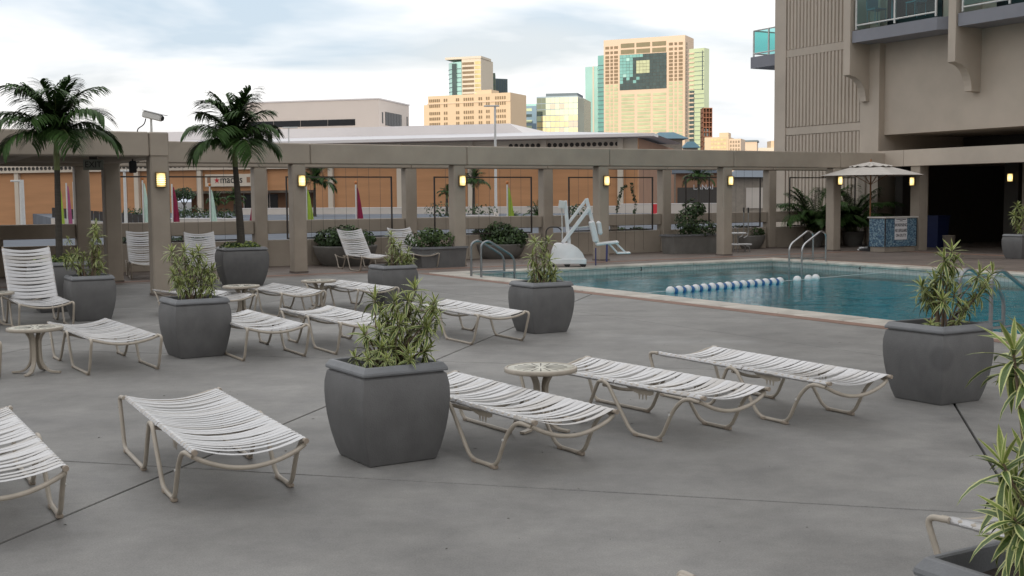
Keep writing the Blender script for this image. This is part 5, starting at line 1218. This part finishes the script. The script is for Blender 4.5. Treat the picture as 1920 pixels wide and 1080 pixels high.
# dark glass field, pane by pane, the reflection painted in as pane tints
gx0, gx1, gy0, gy1 = 230, 700, 190, 545; nx, ny = 14, 11
pw, ph = (gx1-gx0)/nx/815*Wd, (gy1-gy0)/ny/5.4*(905/F_PX)
bk = MB(); bk.box((fx(465), -.05, (zz(gy0)+zz(gy1))/2), ((gx1-gx0)/815*Wd, .5, zz(gy0)-zz(gy1))); gf = bk.build('glass_field', 'dark_interior', T.t)
pms = {m: win_mesh(pw*.94, ph*.92, m, .3) for m in ('glass_teal', 'glass_aqua', 'glass_slate', 'win_reflect')}
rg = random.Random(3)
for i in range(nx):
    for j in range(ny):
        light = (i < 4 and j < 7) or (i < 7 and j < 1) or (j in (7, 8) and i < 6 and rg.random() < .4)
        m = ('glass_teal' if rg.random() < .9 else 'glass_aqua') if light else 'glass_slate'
        if 5 <= i <= 8 and 2 <= j <= 5: m = 'win_reflect'
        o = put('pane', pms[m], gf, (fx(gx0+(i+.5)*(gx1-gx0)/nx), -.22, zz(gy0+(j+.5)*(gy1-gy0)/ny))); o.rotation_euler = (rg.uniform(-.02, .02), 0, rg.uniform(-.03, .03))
bw = win_mesh(132/815*Wd, 1.9, 'win_reflect')
for k in range(15):
    for X in (312, 474, 630): put('window', bw, T.t, (fx(X), -.10, zz(600+36.6*k)))
sw = MB(); sw.box((0, 0, 0), (.4, 3.0, 1.8)); swm = sw.mesh('window', 'win_brown')
for k in range(26): put('window', swm, T.t, (Wd+.05, 4, zz(110+36.6*k)))
# its glassy side wing
T2 = Tower('tower', 'slim pale green glass tower touching the right side of the big peach tower', 1287, 1317, 886, 878)
zt2 = T2.z(1300, 90); T2.box('wall', 1287, 1315, -3, zt2, 4, 12, 'glass_lime'); T2.box('dark_strip', 1288, 1297, -3, T2.z(1290, 170), 3.6, 3.99, 'glass_slate'); T2.box('side_strip', 1311.5, 1313, T2.z(1312, 168), zt2-2, 3.6, 3.99, 'glass_slate')
for k in range(28): T2.box('floor_band', 1297, 1315, zt2-3.4*k-3.2, zt2-3.4*k-2.9, 3.7, 3.98, 'tower_bluegrey')
for k in range(24): T2.box('balcony', 1287, 1296.5, zt2-3.3*k-4, zt2-3.3*k-3, 3.0, 3.98, 'tower_peach')
# turquoise tower at left
T3 = Tower('tower', 'turquoise glass tower touching the left side of the big peach tower', 1098, 1133, 960, 950)
za, zb_ = T3.z(1110, 125), T3.z(1127, 104); T3.box('wall', 1098, 1121, -3, za, 0, 20, 'glass_aqua'); T3.box('wall', 1121, 1133, -3, zb_, .5, 20, 'glass_teal'); T3.box('mullion', 1112, 1114.5, -3, za, -.4, -.01, 'tower_pale')
for k in range(28): T3.box('floor_band', 1121.1, 1132.9, zb_-3.5*k-8, zb_-3.5*k-7.6, .1, .49, 'tower_bluegrey')
# glass block with pale panes
T4 = Tower('office_tower', 'boxy office tower with pale reflecting panes left of the turquoise tower', 1007, 1084, 655, 650)
z4 = T4.z(1060, 180); T4.box('wall', 1007, 1084, -3, z4, 0, 26, 'glass_blue'); T4.box('cap', 1023, 1082, z4, T4.z(1060, 174), 2, 22, 'tower_bluegrey'); T4.box('side_strip', 1084.1, 1095, -3, z4-1.5, .5, 26, 'glass_slate')
pn = {m: win_mesh((T4.x(1084)-T4.x(1007))/9*.94, 2.9, m, .3) for m in ('win_gold', 'glass_lime', 'tower_pale', 'glass_slate', 'tower_green')}
for i in range(9):
    for j in range(6):
        m = 'tower_green' if (i < 2 and j < 3) else ('win_gold' if (j > 2 and rg.random() < .8) else ('glass_lime' if rg.random() < .75 else 'tower_pale'))
        put('pane', pn[m], T4.t, (T4.x(1007)+(T4.x(1084)-T4.x(1007))*(i+.5)/9, -.08, z4-2.2-j*3.3))
# grey-green low tower
T5 = Tower('office_tower', 'low grey green glass block right of the tan apartment block', 961, 1006, 700, 695)
z5 = T5.z(985, 199); T5.box('wall', 961, 1006, -3, z5, 0, 20, 'glass_blue'); T5.box('roof_house', 967, 1003, z5, T5.z(985, 194.5), 3, 18, 'glass_aqua')
for k in range(5): T5.box('window_band', 961.5, 998, z5-3.4*k-3, z5-3.4*k-1.4, -.3, -.01, 'glass_slate' if k == 1 else 'glass_lime')
# round fronted glass tower
T6 = Tower('tower', 'curved glass tower with bright banded right half above the tan block', 831, 905, 860, 850)
z6 = T6.z(890, 110); xa, xb, xc = T6.x(833), T6.x(868), T6.x(904)
arc = [(xa+(xb-xa)*(1-math.cos(k/8*math.pi/2)), 14-15*math.sin(k/8*math.pi/2)) for k in range(9)]
mb = MB(); mb.prism(arc+[(xb, 26), (xa, 26)], -3, T6.z(845, 117)); mb.build('curved_glass', 'glass_aqua', T6.t)
for k in range(17):
    z_ = z6-7-3.2*k; mb = MB(); mb.prism([(x-.15, y-.15) for x, y in arc]+[(xb, 25), (xa+.2, 25)], z_, z_+.5); mb.build('floor_band', 'tower_bluegrey', T6.t)
T6.box('dark_strip', 851, 859, z6-34, z6-3, -1.6, 3, 'glass_slate'); T6.box('wall', 868.2, 904, -3, z6, -.5, 25, 'tower_pale'); T6.box('crown', 838, 905, z6, z6+1.6, -1, 20, 'tower_pale')
for k in range(17):
    T6.box('window', 869.5, 891, z6-3.2*k-4.2, z6-3.2*k-2.4, -.75, -.51, 'win_brown'); T6.box('window', 892.5, 903.5, z6-3.2*k-4.2, z6-3.2*k-2.0, -.75, -.51, 'win_gold')
T7 = Tower('tower', 'dark green tower behind the curved glass tower', 904, 930, 900, 900); T7.box('wall', 904, 930, -3, T7.z(915, 137), 0, 20, 'tower_green')
for k in range(6): T7.box('floor_band', 904.5, 930, T7.z(915, 137)-4-5*k, T7.z(915, 137)-3.4-5*k, -.3, -.01, 'tower_bluegrey')
T8 = Tower('tower', 'dark blue grey tower right of the dark green tower', 930, 953, 930, 935); T8.box('wall', 930, 953, -3, T8.z(940, 147.5), 0, 20, 'tower_bluegrey')
for k in range(7): T8.box('mullion', 931+k*3.2, 931.5+k*3.2, -3, T8.z(940, 148), -.3, -.01, 'tower_green')
# tan apartment block
T9 = Tower('apartment_block', 'wide tan apartment block with rows of small windows', 796, 959, 610, 590)
z9 = T9.z(880, 177); T9.box('wall', 804, 958, -3, z9, 0, 20, 'tower_tan'); T9.box('wall', 796, 804, -3, T9.z(800, 197), 0, 20, 'tower_tan'); T9.box('roof_house', 890, 918, z9, T9.z(900, 168), 3, 12, 'tower_tan'); T9.box('ledge', 803, 958.2, T9.z(880, 193), T9.z(880, 191.5), -.5, -.01, 'tower_peach')
wsm = win_mesh(.62, 1.5, 'win_brown'); cnt = 0
for px0, px1 in ((806, 827), (833, 841), (856, 863), (870, 890), (898, 906), (912, 920), (929, 950)):
    x0, x1 = T9.x(px0), T9.x(px1); n = max(2, int((x1-x0)/1.05))
    for r_ in range(6):
        z_ = z9-2.4-r_*2.75-(1.0 if r_ > 1 else 0)
        for i in range(n): put('window', wsm, T9.t, (x0+(x1-x0)*(i+.5)/n, -.12, z_))
# tower under construction, low lit blocks
T10 = Tower('unfinished_tower', 'slim unfinished tower frame right of the big peach tower', 1318, 1336, 800, 800)
z10 = T10.z(1326, 202)
for k in range(17): T10.box('floor_slab', 1318, 1335.5, z10-3.2*k-.5, z10-3.2*k, 0, 12, 'rust')
for p_ in (1318.5, 1324, 1330, 1335): T10.box('column', p_-.5, p_+.5, -3, z10-.3, .3, 11.5, 'rust')
T10.box('core', 1322, 1331, -3, z10-14, 4, 9, 'tower_bluegrey')
T11 = Tower('apartment_block', 'low sunlit apartment block right of the unfinished tower', 1321, 1388, 500, 495)
z11 = T11.z(1350, 257); T11.box('wall', 1321, 1366, -3, z11, 0, 14, 'tower_tan'); T11.box('wall', 1366, 1388, -3, T11.z(1375, 260), 1, 14, 'tower_peach'); T11.box('roof_house', 1347, 1364, z11, T11.z(1350, 248.5), 2, 9, 'tower_tan')
for r_ in range(4):
    for i in range(5): T11.box('window', 1333+i*6, 1337.5+i*6, z11-1.6-r_*1.6, z11-.7-r_*1.6, -.2, -.01, 'win_gold')
    for i in range(4): T11.box('window', 1368+i*5, 1371+i*5, z11-2.6-r_*1.6, z11-1.6-r_*1.6, .8, .99, 'win_brown')
T12 = Tower('low_block', 'low pink block with dark roof left of the hotel', 1388, 1421, 550, 548); T12.box('wall', 1390, 1419, -3, T12.z(1400, 266), 0, 12, 'tower_peach'); T12.box('roof', 1388, 1421, T12.z(1400, 266), T12.z(1400, 263), -.6, 12.5, 'tower_bluegrey')
T13 = Tower('low_block', 'low white block right beside the hotel corner', 1420, 1452, 600, 600); T13.box('wall', 1420, 1456, -3, T13.z(1435, 277), 0, 12, 'tower_pale'); T13.box('roof', 1446, 1458, T13.z(1435, 277), T13.z(1435, 264), 1, 10, 'tower_tan')
